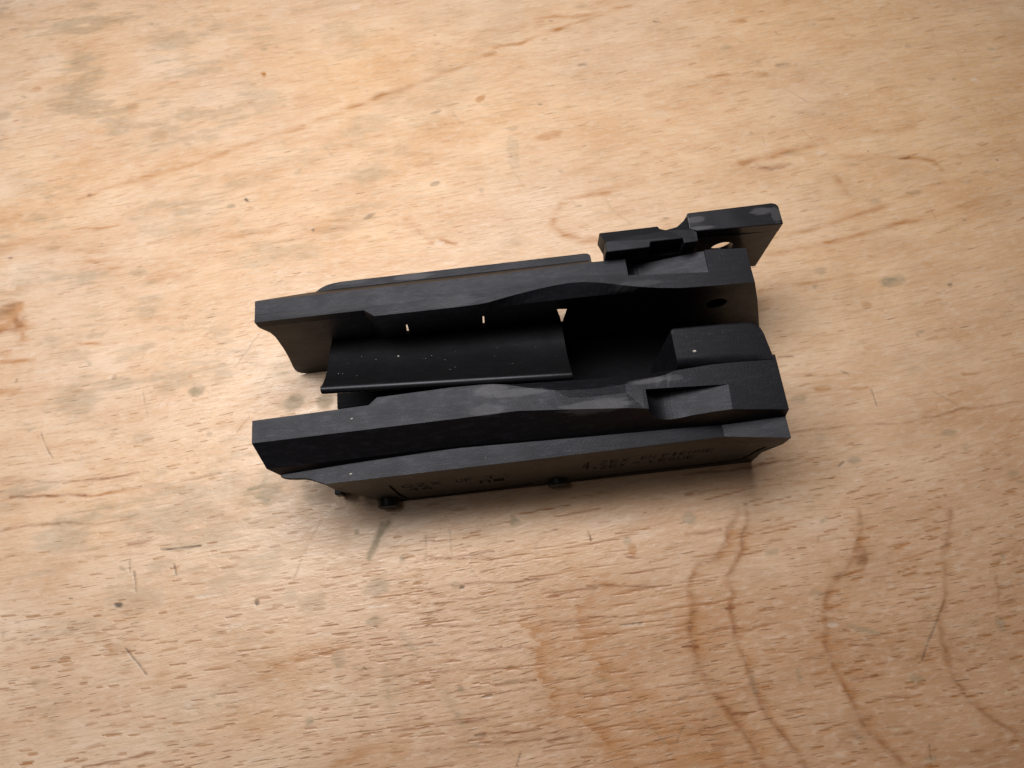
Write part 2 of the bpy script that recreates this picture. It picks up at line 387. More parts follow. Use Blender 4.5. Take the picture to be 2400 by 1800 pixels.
BLOTS = [
    ('orange', 1.3, (-14.2, -141.1), 2.4, 2.0, 0),
    ('orange', 0.7, (-17.9, -136.9), 1.5, 0.4, 0),
    ('orange', 0.3, (-66.7, -132.7), 3.0, 3.0, 0),
    ('orange', 0.3, (-54.6, -116.8), 3.0, 2.5, 0),
    ('orange', 0.4, (-106.0, -147.1), 2.5, 1.5, 0),
    ('orange', 0.8, (70.3, -117.1), 2.2, 1.2, -0.6),
    ('orange', 0.45, (94.6, -96.2), 5.4, 1.7, 0),
    ('orange', 0.9, (79.3, -141.3), 2.0, 0.7, 0),
    ('orange', 0.75, (-104.1, -44.3), 7.4, 8.4, 0),
    ('orange', 0.7, (-101.3, -43.3), 5.4, 5.4, 0),
    ('ring', 0.5, (-103.8, -49.0), 3.0, 2.0, 0),
    ('ring', 0.5, (-99.1, -43.1), 2.0, 3.0, 0),
    ('orange', 0.9, (-36.6, -15.4), 1.7, 0.9, 0),
    ('orange', 0.5, (190.6, -13.7), 1.5, 1.2, 0),
    ('orange', 0.7, (69.3, 80.9), 2.2, 0.8, -0.1),
    ('orange', 0.7, (69.4, 85.6), 2.2, 0.8, -0.1),
    ('orange', 0.7, (70.8, 89.1), 2.2, 0.8, -0.1),
    ('orange', 0.7, (72.1, 96.0), 2.2, 0.8, -0.1),
    ('orange', 0.7, (82.7, 82.3), 2.2, 0.8, -0.1),
    ('orange', 0.7, (84.5, 84.9), 2.2, 0.8, -0.1),
    ('orange', 0.7, (68.3, 76.2), 2.2, 0.8, -0.1),
    ('orange', 0.7, (83.6, 102.9), 2.2, 0.8, -0.1),
    ('orange', 0.6, (100.2, 57.3), 1.2, 2.0, 0),
    ('ring', 0.5, (166.2, 64.8), 2.5, 3.4, 0),
    ('grey', 0.4, (-80.0, -28.5), 7.4, 2.5, 0),
    ('grey', 0.5, (-57.1, -27.4), 5.9, 2.5, 0),
    ('grey', 0.8, (-34.0, -9.6), 2.5, 2.2, 0),
    ('grey', 1.0, (-2.0, -2.0), 3.4, 2.5, 0),
    ('grey', 0.8, (8.7, -1.8), 3.0, 3.0, 0),
    ('grey', 0.5, (-52.4, 4.1), 4.4, 2.5, 0),
    ('grey', 0.5, (-44.5, 16.3), 3.9, 2.0, 0),
    ('grey', 0.45, (-25.4, -14.6), 3.4, 2.5, 0),
    ('grey', 0.85, (-9.7, 25.7), 5.9, 4.4, 0),
    ('grey', 0.9, (-36.1, 24.1), 1.3, 1.1, 0),
    ('grey', 0.8, (5.4, 28.3), 5.4, 4.4, 0),
    ('grey', 0.3, (-100.9, -59.7), 5.9, 3.9, 0),
    ('grey', 0.5, (-57.5, -57.3), 3.0, 1.5, 0),
    ('grey', 0.35, (-86.5, -33.9), 3.0, 2.5, 0),
    ('grey', 0.35, (-27.6, -31.3), 3.0, 3.0, 0),
    ('grey', 0.5, (-40.6, -34.1), 1.0, 1.5, 0),
    ('grey', 0.9, (200.8, -21.7), 3.9, 2.0, 0),
    ('grey', 0.5, (178.8, -28.0), 2.5, 1.4, 0),
    ('grey', 0.6, (175.8, -22.5), 1.4, 0.7, 0),
    ('grey', 0.8, (205.1, -2.0), 2.2, 0.7, 0),
    ('grey', 0.6, (203.8, -1.1), 0.8, 1.0, 0),
    ('grey', 0.5, (160.5, 17.2), 3.0, 2.0, 0),
    ('grey', 0.7, (201.5, 32.2), 3.0, 1.0, 0),
    ('grey', 0.6, (172.2, 37.2), 2.0, 1.1, 0),
    ('grey', 0.4, (163.8, 28.8), 2.0, 1.7, 0),
    ('grey', 0.4, (199.0, 10.8), 3.0, 1.2, 0),
    ('grey', 0.5, (218.0, 46.8), 2.0, 1.0, 0),
    ('grey', 0.8, (-67.3, 35.6), 1.9, 1.5, 0),
    ('grey', 0.5, (2.9, 62.0), 3.9, 2.7, 0),
    ('grey', 0.7, (-68.0, 60.9), 2.5, 1.7, 0),
    ('grey', 0.45, (-35.7, 31.4), 5.9, 1.5, 0),
    ('grey', 0.7, (-88.4, 60.1), 1.2, 2.0, 0),
    ('grey', 0.6, (-70.7, 69.1), 2.5, 1.1, 0),
    ('grey', 0.7, (11.5, 77.3), 1.7, 3.0, 0),
    ('grey', 0.3, (-2.7, 58.3), 2.5, 2.0, 0),
    ('grey', 0.3, (-75.8, 74.8), 2.0, 1.5, 0),
    ('grey', 0.6, (2.8, 92.4), 1.2, 1.0, 0),
    ('grey', 0.8, (-16.3, 34.2), 1.5, 0.5, 0),
    ('grey', 0.4, (-24.2, 83.0), 1.5, 1.0, 0),
    ('grey', 0.4, (-70.5, 88.5), 2.5, 1.2, 0),
    ('grey', 0.9, (66.0, 44.1), 1.5, 1.7, 0),
    ('grey', 0.7, (23.3, 58.9), 3.0, 2.0, 0),
    ('grey', 0.8, (46.7, 61.0), 2.0, 1.2, 0),
    ('grey', 0.8, (21.5, 68.7), 2.2, 1.4, 0),
    ('grey', 0.8, (46.2, 88.8), 1.0, 0.9, 0),
    ('grey', 0.5, (48.6, 102.5), 2.0, 1.0, 0),
    ('grey', 0.6, (86.2, 91.1), 2.2, 0.7, 0),
    ('grey', 0.8, (98.9, 53.8), 0.9, 1.2, 0),
    ('grey', 0.6, (91.7, 81.8), 1.5, 0.5, 0),
    ('grey', 0.5, (107.5, 75.3), 1.2, 0.7, 0),
    ('grey', 0.8, (17.8, 42.0), 0.7, 1.0, 0),
    ('grey', 0.9, (31.3, 51.8), 0.9, 1.0, 0),
    ('grey', 0.8, (141.0, 61.4), 2.1, 0.9, 0),
    ('grey', 0.7, (133.4, 86.0), 1.6, 1.4, 0),
    ('grey', 0.6, (127.5, 95.0), 1.1, 3.4, 0),
    ('grey', 0.8, (140.4, 94.8), 0.6, 2.0, 0),
    ('grey', 0.8, (152.8, 112.0), 3.7, 2.0, 0),
    ('grey', 0.8, (206.7, 69.9), 1.1, 2.0, 0),
    ('grey', 1.0, (199.6, 88.7), 1.2, 2.5, 0),
    ('grey', 0.6, (171.8, 99.6), 1.9, 1.1, 0),
    ('grey', 0.7, (169.9, 118.4), 1.1, 0.7, 0),
    ('grey', 0.45, (150.9, 74.5), 2.0, 1.7, 0),
    ('grey', 0.7, (118.5, 49.5), 2.2, 2.0, 0),
    ('grey', 0.4, (157.6, 59.6), 2.0, 0.5, 0),
    ('grey', 0.25, (114.1, 102.2), 2.0, 1.5, 0),
    ('grey', 0.5, (179.6, 72.0), 1.5, 0.7, 0),
    ('grey', 0.35, (-95.6, -143.7), 10.8, 3.9, 0),
    ('grey', 0.4, (-114.9, -140.3), 3.7, 2.5, 0),
    ('grey', 0.7, (-25.1, -81.0), 1.5, 0.7, 0),
    ('grey', 0.6, (-37.1, -80.9), 1.5, 0.7, 0),
    ('grey', 0.35, (-100.5, -133.6), 3.0, 2.5, 0),
    ('grey', 0.5, (-94.8, -168.9), 2.0, 1.1, 0),
    ('grey', 0.7, (-9.5, -155.1), 1.5, 1.0, 0),
    ('grey', 0.4, (-13.9, -157.0), 3.0, 0.9, 0),
    ('grey', 0.8, (-31.0, -127.7), 0.8, 0.5, 0),
    ('grey', 0.35, (-74.4, -176.8), 1.5, 2.5, 0),
    ('grey', 0.9, (-63.8, -85.8), 0.7, 0.5, 0),
    ('grey', 0.35, (-43.0, -73.8), 14.8, 3.4, 0),
    ('grey', 0.4, (-102.5, -163.8), 1.5, 1.1, 0),
    ('grey', 0.4, (-56.8, -123.0), 5.9, 0.7, 0),
    ('grey', 0.8, (-116.8, -125.8), 1.1, 0.4, 0),
    ('grey', 0.25, (-102.1, -100.5), 9.8, 6.9, 0),
    ('grey', 0.3, (11.9, -156.1), 3.0, 3.0, 0),
    ('grey', 0.25, (-36.2, -133.7), 4.4, 3.0, 0),
    ('grey', 0.6, (-52.4, -167.2), 0.7, 0.7, 0),
    ('grey', 1, (92.9, -111.3), 1.2, 0.5, 0),
    ('grey', 0.4, (22.7, -109.8), 2.5, 2.5, 0),
    ('grey', 0.3, (80.2, -92.5), 2.5, 7.4, 0),
    ('grey', 0.35, (39.2, -96.7), 4.4, 3.9, 0),
    ('grey', 0.4, (24.4, -89.0), 8.9, 4.4, 0),
    ('grey', 0.6, (71.8, -113.9), 2.0, 0.7, 0),
    ('grey', 0.4, (115.1, -158.1), 3.4, 1.5, 0),
    ('grey', 0.4, (52.6, -160.0), 3.0, 1.5, 0),
    ('grey', 0.35, (87.0, -149.9), 4.4, 1.5, 0),
    ('grey', 0.5, (81.2, -101.6), 2.0, 1.0, 0),
    ('grey', 0.7, (96.5, -79.9), 1.2, 0.8, 0),
    ('grey', 0.9, (130.8, -55.2), 1.1, 0.4, 0),
    ('grey', 0.6, (101.2, -64.3), 1.5, 0.5, 0),
    ('grey', 0.4, (77.0, -52.4), 3.4, 2.0, 0),
    ('grey', 0.4, (54.8, -63.6), 1.2, 1.2, 0),
    ('grey', 0.4, (51.5, -105.8), 3.9, 0.9, 0),
    ('grey', 0.7, (67.1, -75.8), 0.7, 1.0, 0),
    ('grey', 0.6, (137.1, -89.6), 1.5, 0.4, 0),
    ('grey', 0.7, (187.8, -116.9), 2.7, 1.3, 0),
    ('grey', 0.6, (204.6, -135.3), 1.3, 1.3, 0),
    ('grey', 0.5, (168.1, -128.3), 2.5, 1.4, 0),
    ('grey', 0.6, (196.8, -92.0), 1.4, 0.7, 0),
    ('grey', 0.7, (219.3, -54.4), 2.5, 0.8, 0),
    ('grey', 0.8, (238.6, -56.1), 1.7, 0.6, 0),
    ('grey', 0.8, (228.9, -56.7), 0.8, 0.5, 0),
    ('grey', 0.8, (247.2, -59.2), 1.5, 0.4, 0),
    ('grey', 0.9, (233.0, -41.1), 0.9, 0.5, 0),
    ('grey', 0.6, (183.8, -41.0), 1.6, 0.4, 0),
    ('grey', 0.7, (200.2, -87.2), 0.7, 0.4, 0),
    ('grey', 0.7, (178.0, -93.5), 0.8, 0.4, 0),
    ('grey', 0.4, (180.8, -76.6), 3.0, 1.0, 0),
    ('grey', 0.4, (267.5, -88.5), 1.5, 0.7, 0),
    ('grey', 0.5, (201.2, -68.4), 2.0, 0.4, 0),
    ('grey', 1.2, (23.6, 45.9), 6.1, 1.7, -1.08),
    ('grey', 0.5, (3.3, 62.5), 4.4, 3.0, 0),
    ('dark', 0.8, (-54.7, 55.6), 1.6, 0.9, 0),
    ('dark', 1.0, (-12.6, 59.0), 0.7, 1.0, 0),
    ('dark', 1.0, (48.7, 61.7), 0.8, 0.6, 0),
    ('dark', 0.7, (22.4, 69.9), 0.9, 0.5, 0),
    ('dark', 0.4, (175.6, -21.9), 0.7, 0.4, 0),
    ('dark', 0.4, (93.0, -111.5), 0.8, 0.4, 0),
    ('pale', 0.8, (207.7, -99.9), 1.0, 0.8, 0),
    ('pale', 0.8, (256.4, -99.9), 1.3, 0.8, 0),
    ('pale', 0.6, (209.3, -78.9), 3.0, 0.8, 0),
    ('pale', 0.7, (191.8, -75.1), 2.0, 0.7, 0),
    ('pale', 0.5, (137.8, -99.9), 3.0, 2.0, 0),
    ('pale', 0.6, (23.2, -171.9), 2.0, 1.5, 0),
    ('pale', 1, (-21.0, 62.9), 1.2, 0.7, 0),
    ('pale', 0.8, (-19.1, 64.8), 3.0, 0.7, 0),
    ('pale', 1, (-11.3, 66.1), 2.0, 0.6, 0),
    ('pale', 0.9, (-30.7, 85.3), 1.5, 1.3, 0),
    ('pale', 0.7, (-25.9, 55.8), 5.4, 0.5, 0),
    ('pale', 0.6, (6.5, 70.1), 3.4, 0.6, 0),
    ('pale', 0.4, (-62.3, 87.4), 4.4, 2.0, 0),
    ('pale', 0.6, (9.0, 84.4), 3.0, 0.7, 0),
    ('pale', 0.8, (24.0, 64.3), 4.4, 0.5, 0),
    ('pale', 0.7, (17.4, 69.8), 3.4, 0.6, 0),
    ('pale', 0.9, (153.5, 83.4), 2.0, 0.7, 0),
    ('pale', 0.8, (161.9, 87.9), 1.5, 0.4, 0),
    ('pale', 0.6, (140.2, 85.0), 2.0, 0.4, 0),
    ('pale', 0.4, (205.3, 78.2), 2.0, 1.5, 0),
    ('pale', 0.4, (173.6, -79.7), 0.6, 3.0, 0),
    ('pale', 0.5, (-89.2, -110.7), 5.9, 1.0, 0),
    ('pale', 0.4, (-46.1, -125.3), 3.0, 1.5, 0),
    ('pale', 0.4, (-99.0, -126.7), 1.5, 2.0, 0),
    ('pale', 0.35, (162.0, -13.5), 4.4, 2.0, 0),
    ('pale', 0.5, (269.4, -103.6), 1.5, 1.0, 0),
    ('pale', 0.6, (49.8, -55.9), 2.0, 1.0, 0),
    ('pale', 0.35, (155.0, 55.5), 9.8, 4.4, 0),
    ('pale', 0.7, (105.7, 52.7), 3.0, 1.0, 0),
    ('pale', 0.4, (95.3, 47.4), 9.8, 2.0, 0),
]


def fbm(shape, cell, octaves=3, seed=0, aspect=1.0):
    """value noise on the table grid, about -1..1; cell in samples, stretched along u by aspect"""
    r = np.random.default_rng(seed)
    out = np.zeros(shape)
    amp, tot = 1.0, 0.0
    for _ in range(octaves):
        cy, cx = cell, cell * aspect
        ny, nx = int(shape[0] / cy) + 3, int(shape[1] / cx) + 3
        g = r.uniform(-1, 1, (ny, nx))
        y, x = np.arange(shape[0]) / cy, np.arange(shape[1]) / cx
        yi, xi = y.astype(int), x.astype(int)
        fy, fx = y - yi, x - xi
        fy, fx = fy * fy * (3 - 2 * fy), fx * fx * (3 - 2 * fx)
        a = g[yi][:, xi] * (1 - fx) + g[yi][:, xi + 1] * fx
        b = g[yi + 1][:, xi] * (1 - fx) + g[yi + 1][:, xi + 1] * fx
        out += amp * (a * (1 - fy[:, None]) + b * fy[:, None])
        tot += amp
        amp *= 0.55
        cell = max(cell / 2.0, 1.0)
    return out / tot * 1.6


def smooth(e0, e1, x):
    t = np.clip((x - e0) / (e1 - e0), 0, 1)
    return t * t * (3 - 2 * t)


STEP = 0.42
GU = np.arange(-146.0, 300.0, STEP)
GV = np.arange(-212.0, 138.0, STEP)
SH = (len(GV), len(GU))
layers = {k: np.zeros(SH) for k in ('orange', 'ring', 'grey', 'pale', 'dark', 'dash')}
wob_u, wob_v = fbm(SH, 14, 4, 1, 1.6), fbm(SH, 12, 4, 2, 1.6)
broken = fbm(SH, 7, 3, 3, 2.5)
streaky = fbm(SH, 3.2, 3, 51, 7.0)
frayed = fbm(SH, 9, 4, 4, 1.5)


def window(u0, u1, v0, v1):
    i0, i1 = np.searchsorted(GU, [u0, u1])
    j0, j1 = np.searchsorted(GV, [v0, v1])
    return slice(j0, j1), slice(i0, i1)


def draw_line(kind, s, w, pts):
    amp = 0.9 if kind in ('ring', 'orange', 'grey') else 0.25
    us, vs = [p[0] for p in pts], [p[1] for p in pts]
    m = 3 * w + 4
    win = window(min(us) - m, max(us) + m, min(vs) - m, max(vs) + m)
    if 0 in layers[kind][win].shape:
        return
    uu, vv = np.meshgrid(GU[win[1]], GV[win[0]])
    uu, vv = uu + amp * wob_u[win], vv + amp * 0.7 * wob_v[win]
    best = np.full(uu.shape, 1e9)
    for (ua, va), (ub, vb) in zip(pts[:-1], pts[1:]):
        du, dv = ub - ua, vb - va
        t = np.clip(((uu - ua) * du + (vv - va) * dv) / (du * du + dv * dv + 1e-9), 0, 1)
        best = np.minimum(best, np.hypot(uu - ua - t * du, vv - va - t * dv))
    wide = kind == 'ring' and w > 0.7
    half = max(w * (0.95 if kind == 'orange' else (1.15 if wide else 0.62)), 0.26)
    soft = np.clip(1 - best / (half * 1.9), 0, 1) ** (1.7 if wide else 1.3) * (0.62 if wide else 1.0)
    soft *= np.clip(0.8 + 0.55 * broken[win], 0.15, 1.25)
    if kind == 'orange':
        soft *= np.clip(0.85 + 0.9 * streaky[win], 0.25, 1.5)
    elif kind == 'ring':
        soft *= np.clip(0.9 + 0.5 * streaky[win], 0.45, 1.3)
    layers[kind][win] = np.maximum(layers[kind][win], s * soft)


def draw_blot(kind, s, c, rx, ry, turn):
    m = 2 * max(rx, ry) + 3
    win = window(c[0] - m, c[0] + m, c[1] - m, c[1] + m)
    if 0 in layers[kind][win].shape:
        return
    uu, vv = np.meshgrid(GU[win[1]] - c[0], GV[win[0]] - c[1])
    ca, sa = math.cos(turn), math.sin(turn)
    a, b = uu * ca + vv * sa, -uu * sa + vv * ca
    r = np.hypot(a / rx, b / ry) + 0.55 * frayed[win] + 0.25 * wob_u[win]
    r = r + 0.25 * streaky[win]
    k = smooth(1.25, 0.55, r) * np.clip(0.85 + 0.4 * broken[win] + 0.45 * streaky[win], 0.15, 1.25)
    layers[kind][win] = np.maximum(layers[kind][win], s * k)


def draw_edge(s, w, pts):
    """growth line with a crisp, stepped edge on one side that fades out on the other"""
    pts = sorted(pts, key=lambda p: p[1])
    us, vs = [p[0] for p in pts], [p[1] for p in pts]
    win = window(min(us) - 4, max(us) + 4 * w + 4, vs[0] - 3, vs[-1] + 3)
    uu, vv = np.meshgrid(GU[win[1]], GV[win[0]])
    line = np.interp(vv, vs, us) + (0.35 + 0.16 * w) * 1.7 * streaky[win] + 0.4 * wob_u[win]
    d = uu - line
    k = np.exp(-np.clip(d, 0, None) / w) * smooth(-0.5, 0.15, d)
    k *= np.clip(0.85 + 0.5 * streaky[win] + 0.3 * broken[win], 0.15, 1.3)
    k *= smooth(vs[0] - 2, vs[0] + 8, vv) * smooth(vs[-1] + 3, vs[-1] - 3, vv)
    layers['orange'][win] = np.maximum(layers['orange'][win], 1.0 * s * k)


for e in EDGES:
    draw_edge(*e)
for k, s, w, pts in LINES:
    draw_line(k, s, w, pts)
for k, s, c, rx, ry, turn in BLOTS:
    draw_blot(k, s, c, rx, ry, turn)
for _ in range(260):                              # small nicks, smudges and ticks scattered over the board
    c = (rng.uniform(-130, 290), rng.uniform(-200, 130))
    kind = rng.choice(['grey', 'grey', 'grey', 'pale', 'dark'])
    draw_blot(kind, rng.uniform(0.25, 0.7), c, rng.uniform(0.5, 2.2), rng.uniform(0.25, 0.9), rng.uniform(-0.6, 0.6))
for _ in range(150):                              # hairline scratches in all directions
    c = (rng.uniform(-130, 290), rng.uniform(-200, 130))
    a, l = rng.uniform(0, math.pi), rng.uniform(2, 9)
    draw_line(rng.choice(['grey', 'pale', 'dark']), rng.uniform(0.12, 0.35), 0.3,
              [c, (c[0] + l * math.cos(a), c[1] + l * math.sin(a))])
# open pores: single dashes along the grain, longer in the middle of the near side
def draw_dash(c, length, width, turn, s):
    m = length * 0.5 + 0.6
    win = window(c[0] - m, c[0] + m, c[1] - 1.4 - m * abs(turn), c[1] + 1.4 + m * abs(turn))
    if 0 in layers['dash'][win].shape:
        return
    a = (GU[win[1]] - c[0])[None, :]
    b = (GV[win[0]] - c[1])[:, None]
    t = np.clip(np.abs(a) / (length * 0.5), 0, 1)
    off = b - turn * a - 0.12 * wob_v[win]
    k = np.clip(1.25 - np.abs(off) / (width * np.sqrt(1 - t * t + 1e-6) + 0.05), 0, 1) * (t < 1)
    layers['dash'][win] = np.maximum(layers['dash'][win], s * k)


bend = fbm(SH, 160, 2, 31, 1.4)
for _ in range(5200):
    u, v = rng.uniform(-130, 285), rng.uniform(-200, 130)
    near = float(smooth(20, 75, np.float64(v)))
    mid = near * float(np.exp(-((u - 95) / 48.0) ** 2))
    if rng.uniform() > 0.22 + 0.78 * near:
        continue
    j, i = min(max(int((v + 212) / STEP), 0), SH[0] - 1), min(max(int((u + 146) / STEP), 0), SH[1] - 1)
    turn = -0.05 - 0.1 * float(smooth(60, 220, np.float64(u))) - 0.07 * (1 - near) + 0.05 * bend[j, i] + rng.normal(0, 0.025)
    if rng.uniform() < 0.6 * mid:
        draw_dash((u, v), rng.uniform(7, 22), rng.uniform(0.16, 0.3), turn, rng.uniform(0.35, 0.9))
    elif rng.uniform() > 0.55 * mid:
        draw_dash((u, v), rng.uniform(2.2, 6.0), rng.uniform(0.17, 0.38), turn, rng.uniform(0.3, 1.0) * (0.55 + 0.45 * near))
# broad smudges of old dirt, heavier at the left
gu, gv = np.meshgrid(GU, GV)
left = smooth(120, -110, gu) * smooth(110, 10, gv) * 0.8 + 0.2
smudge = smooth(0.1, 0.8, fbm(SH, 26, 5, 8, 1.7) + 0.35 * streaky) * left
layers['grey'] = np.maximum(layers['grey'], 0.6 * smudge)
layers['pale'] = np.maximum(layers['pale'], 0.4 * smooth(0.2, 0.8, fbm(SH, 30, 5, 9, 1.8) + 0.3 * streaky) * left)
# how pink the board is, and how dense its open pores are
pink = np.clip(0.45 + 0.35 * fbm(SH, 90, 3, 5, 1.5) + 0.3 * smooth(60, -100, gu) + 0.35 * smooth(20, 110, gv)
               - 0.45 * smooth(120, 240, gu) * smooth(20, -80, gv), 0, 1)
pores = np.clip(0.45 + 0.35 * fbm(SH, 60, 3, 6, 2.5) + 0.5 * smooth(20, 70, gv) - 0.1 * smooth(-20, -150, gv), 0.1, 1.1)
dim_red = smooth(0, 105, gv + 18 * fbm(SH, 70, 3, 41, 2.0)) * smooth(-60, 130, gu) * 0.9  # redder wood, with the light's falloff towards the near right painted in
dim_red = np.clip(dim_red + 0.45 * smooth(150, 280, gu) * smooth(-120, 60, gv), 0, 1)
layers['pink'], layers['pores'], layers['dim_red'] = pink, pores, dim_red


def build_tabletop():
    nv, nu = SH
    co = np.zeros((nv, nu, 3), np.float32)
    co[..., 0] = (gu - U0) * S
    co[..., 1] = -gv * S
    dent = -0.004 * np.clip(layers['dark'], 0, 1) - 0.004 * np.clip(layers['grey'] - 0.5, 0, 1) + 0.0015 * fbm(SH, 40, 2, 21)
    co[..., 2] = dent - 0.002
    idx = np.arange(nv * nu).reshape(nv, nu)
    quads = np.stack([idx[:-1, :-1], idx[1:, :-1], idx[1:, 1:], idx[:-1, 1:]], -1).reshape(-1, 4)
    # the board goes on outside the detailed field, and has its own thickness
    far = np.array([(-60, 50, 0), (60, 50, 0), (60, -50, 0), (-60, -50, 0)], np.float32)
    corner = [idx[0, 0], idx[0, -1], idx[-1, -1], idx[-1, 0]]
    n0 = nv * nu
    extra = np.concatenate([far, far - np.array([0, 0, 3.0], np.float32)])
    verts = np.concatenate([co.reshape(-1, 3), extra])
    rim = [list(idx[0, :]), list(idx[:, -1]), list(idx[-1, ::-1]), list(idx[::-1, 0])]
    faces = [list(q) for q in ()]
    me = bpy.data.meshes.new('tabletop')
    border = []
    for k in range(4):
        border.append([n0 + k, n0 + (k + 1) % 4] + rim[k][::-1])
    border += [[n0 + 4, n0 + 5, n0 + 6, n0 + 7][::-1]]
    for k in range(4):
        border.append([n0 + k, n0 + 4 + k, n0 + 4 + (k + 1) % 4, n0 + (k + 1) % 4])
    loops = np.concatenate([quads.ravel()] + [np.array(b) for b in border]).astype(np.int32)
    sizes = np.concatenate([np.full(len(quads), 4), np.array([len(b) for b in border])]).astype(np.int32)
    starts = np.concatenate([[0], np.cumsum(sizes)[:-1]]).astype(np.int32)
    me.vertices.add(len(verts))
    me.vertices.foreach_set('co', verts.ravel())
    me.loops.add(len(loops))
    me.loops.foreach_set('vertex_index', loops)
    me.polygons.add(len(sizes))
    me.polygons.foreach_set('loop_start', starts)
    me.update(calc_edges=True)
    me.validate()
    for k, a in layers.items():
        at = me.attributes.new(k, 'FLOAT', 'POINT')
        d = np.full(len(verts), 0.4 if k in ('pink', 'pores') else 0.0, np.float32)
        d[:n0] = a.ravel()
        at.data.foreach_set('value', d)
    o = bpy.data.objects.new('tabletop', me)
    scene.collection.objects.link(o)
    o['kind'] = 'structure'
    o['label'] = 'worn pale wooden tabletop with scratches, stains and dark pores'
    return o


def wood_material():
    m, nt, b = new_mat('worn_pale_wood')
    co = N(nt, 'ShaderNodeTexCoord').outputs['Object']
    at = {k: N(nt, 'ShaderNodeAttribute', attribute_name=k).outputs['Fac'] for k in layers}
    # let the grain wander a little
    wn = N(nt, 'ShaderNodeTexNoise')
    wn.inputs['Scale'].default_value = 0.09
    wn.inputs['Detail'].default_value = 0.0
    link(nt, co, wn.inputs['Vector'])
    vm = N(nt, 'ShaderNodeVectorMath', operation='MULTIPLY_ADD')
    link(nt, wn.outputs['Color'], vm.inputs[0])
    vm.inputs[1].default_value = (0.0, 0.9, 0.0)
    link(nt, co, vm.inputs[2])
    gco = mapping(nt, vm.outputs[0], (1, 1, 1), (0, 0, -0.07))
    broad = ramp(nt, noise(nt, mapping(nt, gco, (0.32, 0.8, 1)), 1.0, 5.0, 0.62), [(0.32, 0.0), (0.72, 1.0)])
    tan = mix(nt, broad, (0.63, 0.375, 0.2), (0.775, 0.54, 0.34))
    rose = mix(nt, broad, (0.60, 0.40, 0.265), (0.72, 0.55, 0.42))
    col = mix(nt, at['pink'], tan, rose)
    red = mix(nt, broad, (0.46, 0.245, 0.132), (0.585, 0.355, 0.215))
    col = mix(nt, at['dim_red'], col, red)
    fibre = noise(nt, mapping(nt, gco, (0.9, 16.0, 1)), 1.0, 4.0, 0.65)
    col = mix(nt, ramp(nt, fibre, [(0.22, 1.0), (0.5, 0.0)]), col, (0.44, 0.28, 0.16))
    mott = noise(nt, mapping(nt, gco, (2.4, 7.0, 1)), 1.0, 4.0, 0.6)
    col = mix(nt, math_(nt, 'MULTIPLY', ramp(nt, mott, [(0.5, 0.0), (0.75, 1.0)]), 0.5), col, (0.74, 0.6, 0.48))
    # fine worn-in grit and pale fibres
    grit = noise(nt, mapping(nt, gco, (6.0, 16.0, 1)), 1.0, 3.0, 0.7)
    col = mix(nt, math_(nt, 'MULTIPLY', ramp(nt, grit, [(0.58, 0.0), (0.72, 1.0)]), 0.38), col, (0.36, 0.27, 0.18))
    pfib = noise(nt, mapping(nt, gco, (3.0, 13.0, 1), (0, 0, 0), (4, 9, 0)), 1.0, 3.0, 0.7)
    col = mix(nt, math_(nt, 'MULTIPLY', ramp(nt, pfib, [(0.56, 0.0), (0.74, 1.0)]), 0.28), col, (0.80, 0.66, 0.53))
    # soft stains in the wood
    col = mix(nt, math_(nt, 'MULTIPLY', at['orange'], 1.1, True), col, (0.42, 0.19, 0.065))
    col = mix(nt, math_(nt, 'MULTIPLY', at['ring'], 1.25, True), col, (0.25, 0.1, 0.042))
    col = mix(nt, math_(nt, 'MULTIPLY', at['pale'], 0.5, True), col, (0.78, 0.67, 0.58))
    gn = noise(nt, mapping(nt, co, (3.0, 6.0, 1)), 1.0, 4.0, 0.7)
    gfac = math_(nt, 'MULTIPLY', at['grey'], ramp(nt, gn, [(0.25, 0.45), (0.6, 1.0)]), True)
    col = mix(nt, math_(nt, 'MULTIPLY', gfac, 0.85), col, (0.265, 0.215, 0.14))
    # open pores: short dark dashes along the grain
    heights = []
    for sc, off, th, c, amt in (((1.3, 17.0, 1), 0.0, 0.74, (0.3, 0.15, 0.07), 0.7),
                                ((2.4, 24.0, 1), 7.3, 0.735, (0.33, 0.18, 0.09), 0.6),
                                ((0.6, 15.0, 1), 3.1, 0.75, (0.27, 0.13, 0.06), 0.6)):
        p = noise(nt, mapping(nt, gco, sc, (0, 0, 0.02), (off, off * 2, 0)), 1.0, 1.5, 0.5)
        p = math_(nt, 'ADD', p, math_(nt, 'MULTIPLY', math_(nt, 'SUBTRACT', at['pores'], 0.5), 0.13))
        f = ramp(nt, p, [(th - 0.02, 0.0), (th + 0.05, 1.0)])
        f = math_(nt, 'MULTIPLY', f, amt)
        heights.append(f)
        col = mix(nt, f, col, c)
    dcol = mix(nt, noise(nt, mapping(nt, co, (0.5, 0.7, 1)), 1.0, 2.0), (0.2, 0.06, 0.015), (0.45, 0.2, 0.06))
    col = mix(nt, math_(nt, 'MULTIPLY', at['dash'], 0.95, True), col, dcol)
    col = mix(nt, math_(nt, 'MULTIPLY', at['dark'], 0.9, True), col, (0.07, 0.052, 0.045))
    link(nt, col, b.inputs['Base Color'])
    rn = noise(nt, mapping(nt, co, (1.2, 2.2, 1)), 1.0, 4.0, 0.65)
    rough = math_(nt, 'ADD', ramp(nt, rn, [(0.3, 0.22), (0.7, 0.5)]), math_(nt, 'SUBTRACT', math_(nt, 'MULTIPLY', at['grey'], 0.2), math_(nt, 'MULTIPLY', at['pale'], 0.14)))
    link(nt, rough, b.inputs['Roughness'])
    b.inputs['Specular IOR Level'].default_value = 0.5
    # relief: fibres, pores and a lumpy, worn varnish
    lump = noise(nt, mapping(nt, co, (2.5, 5.0, 1)), 1.0, 5.0, 0.6)
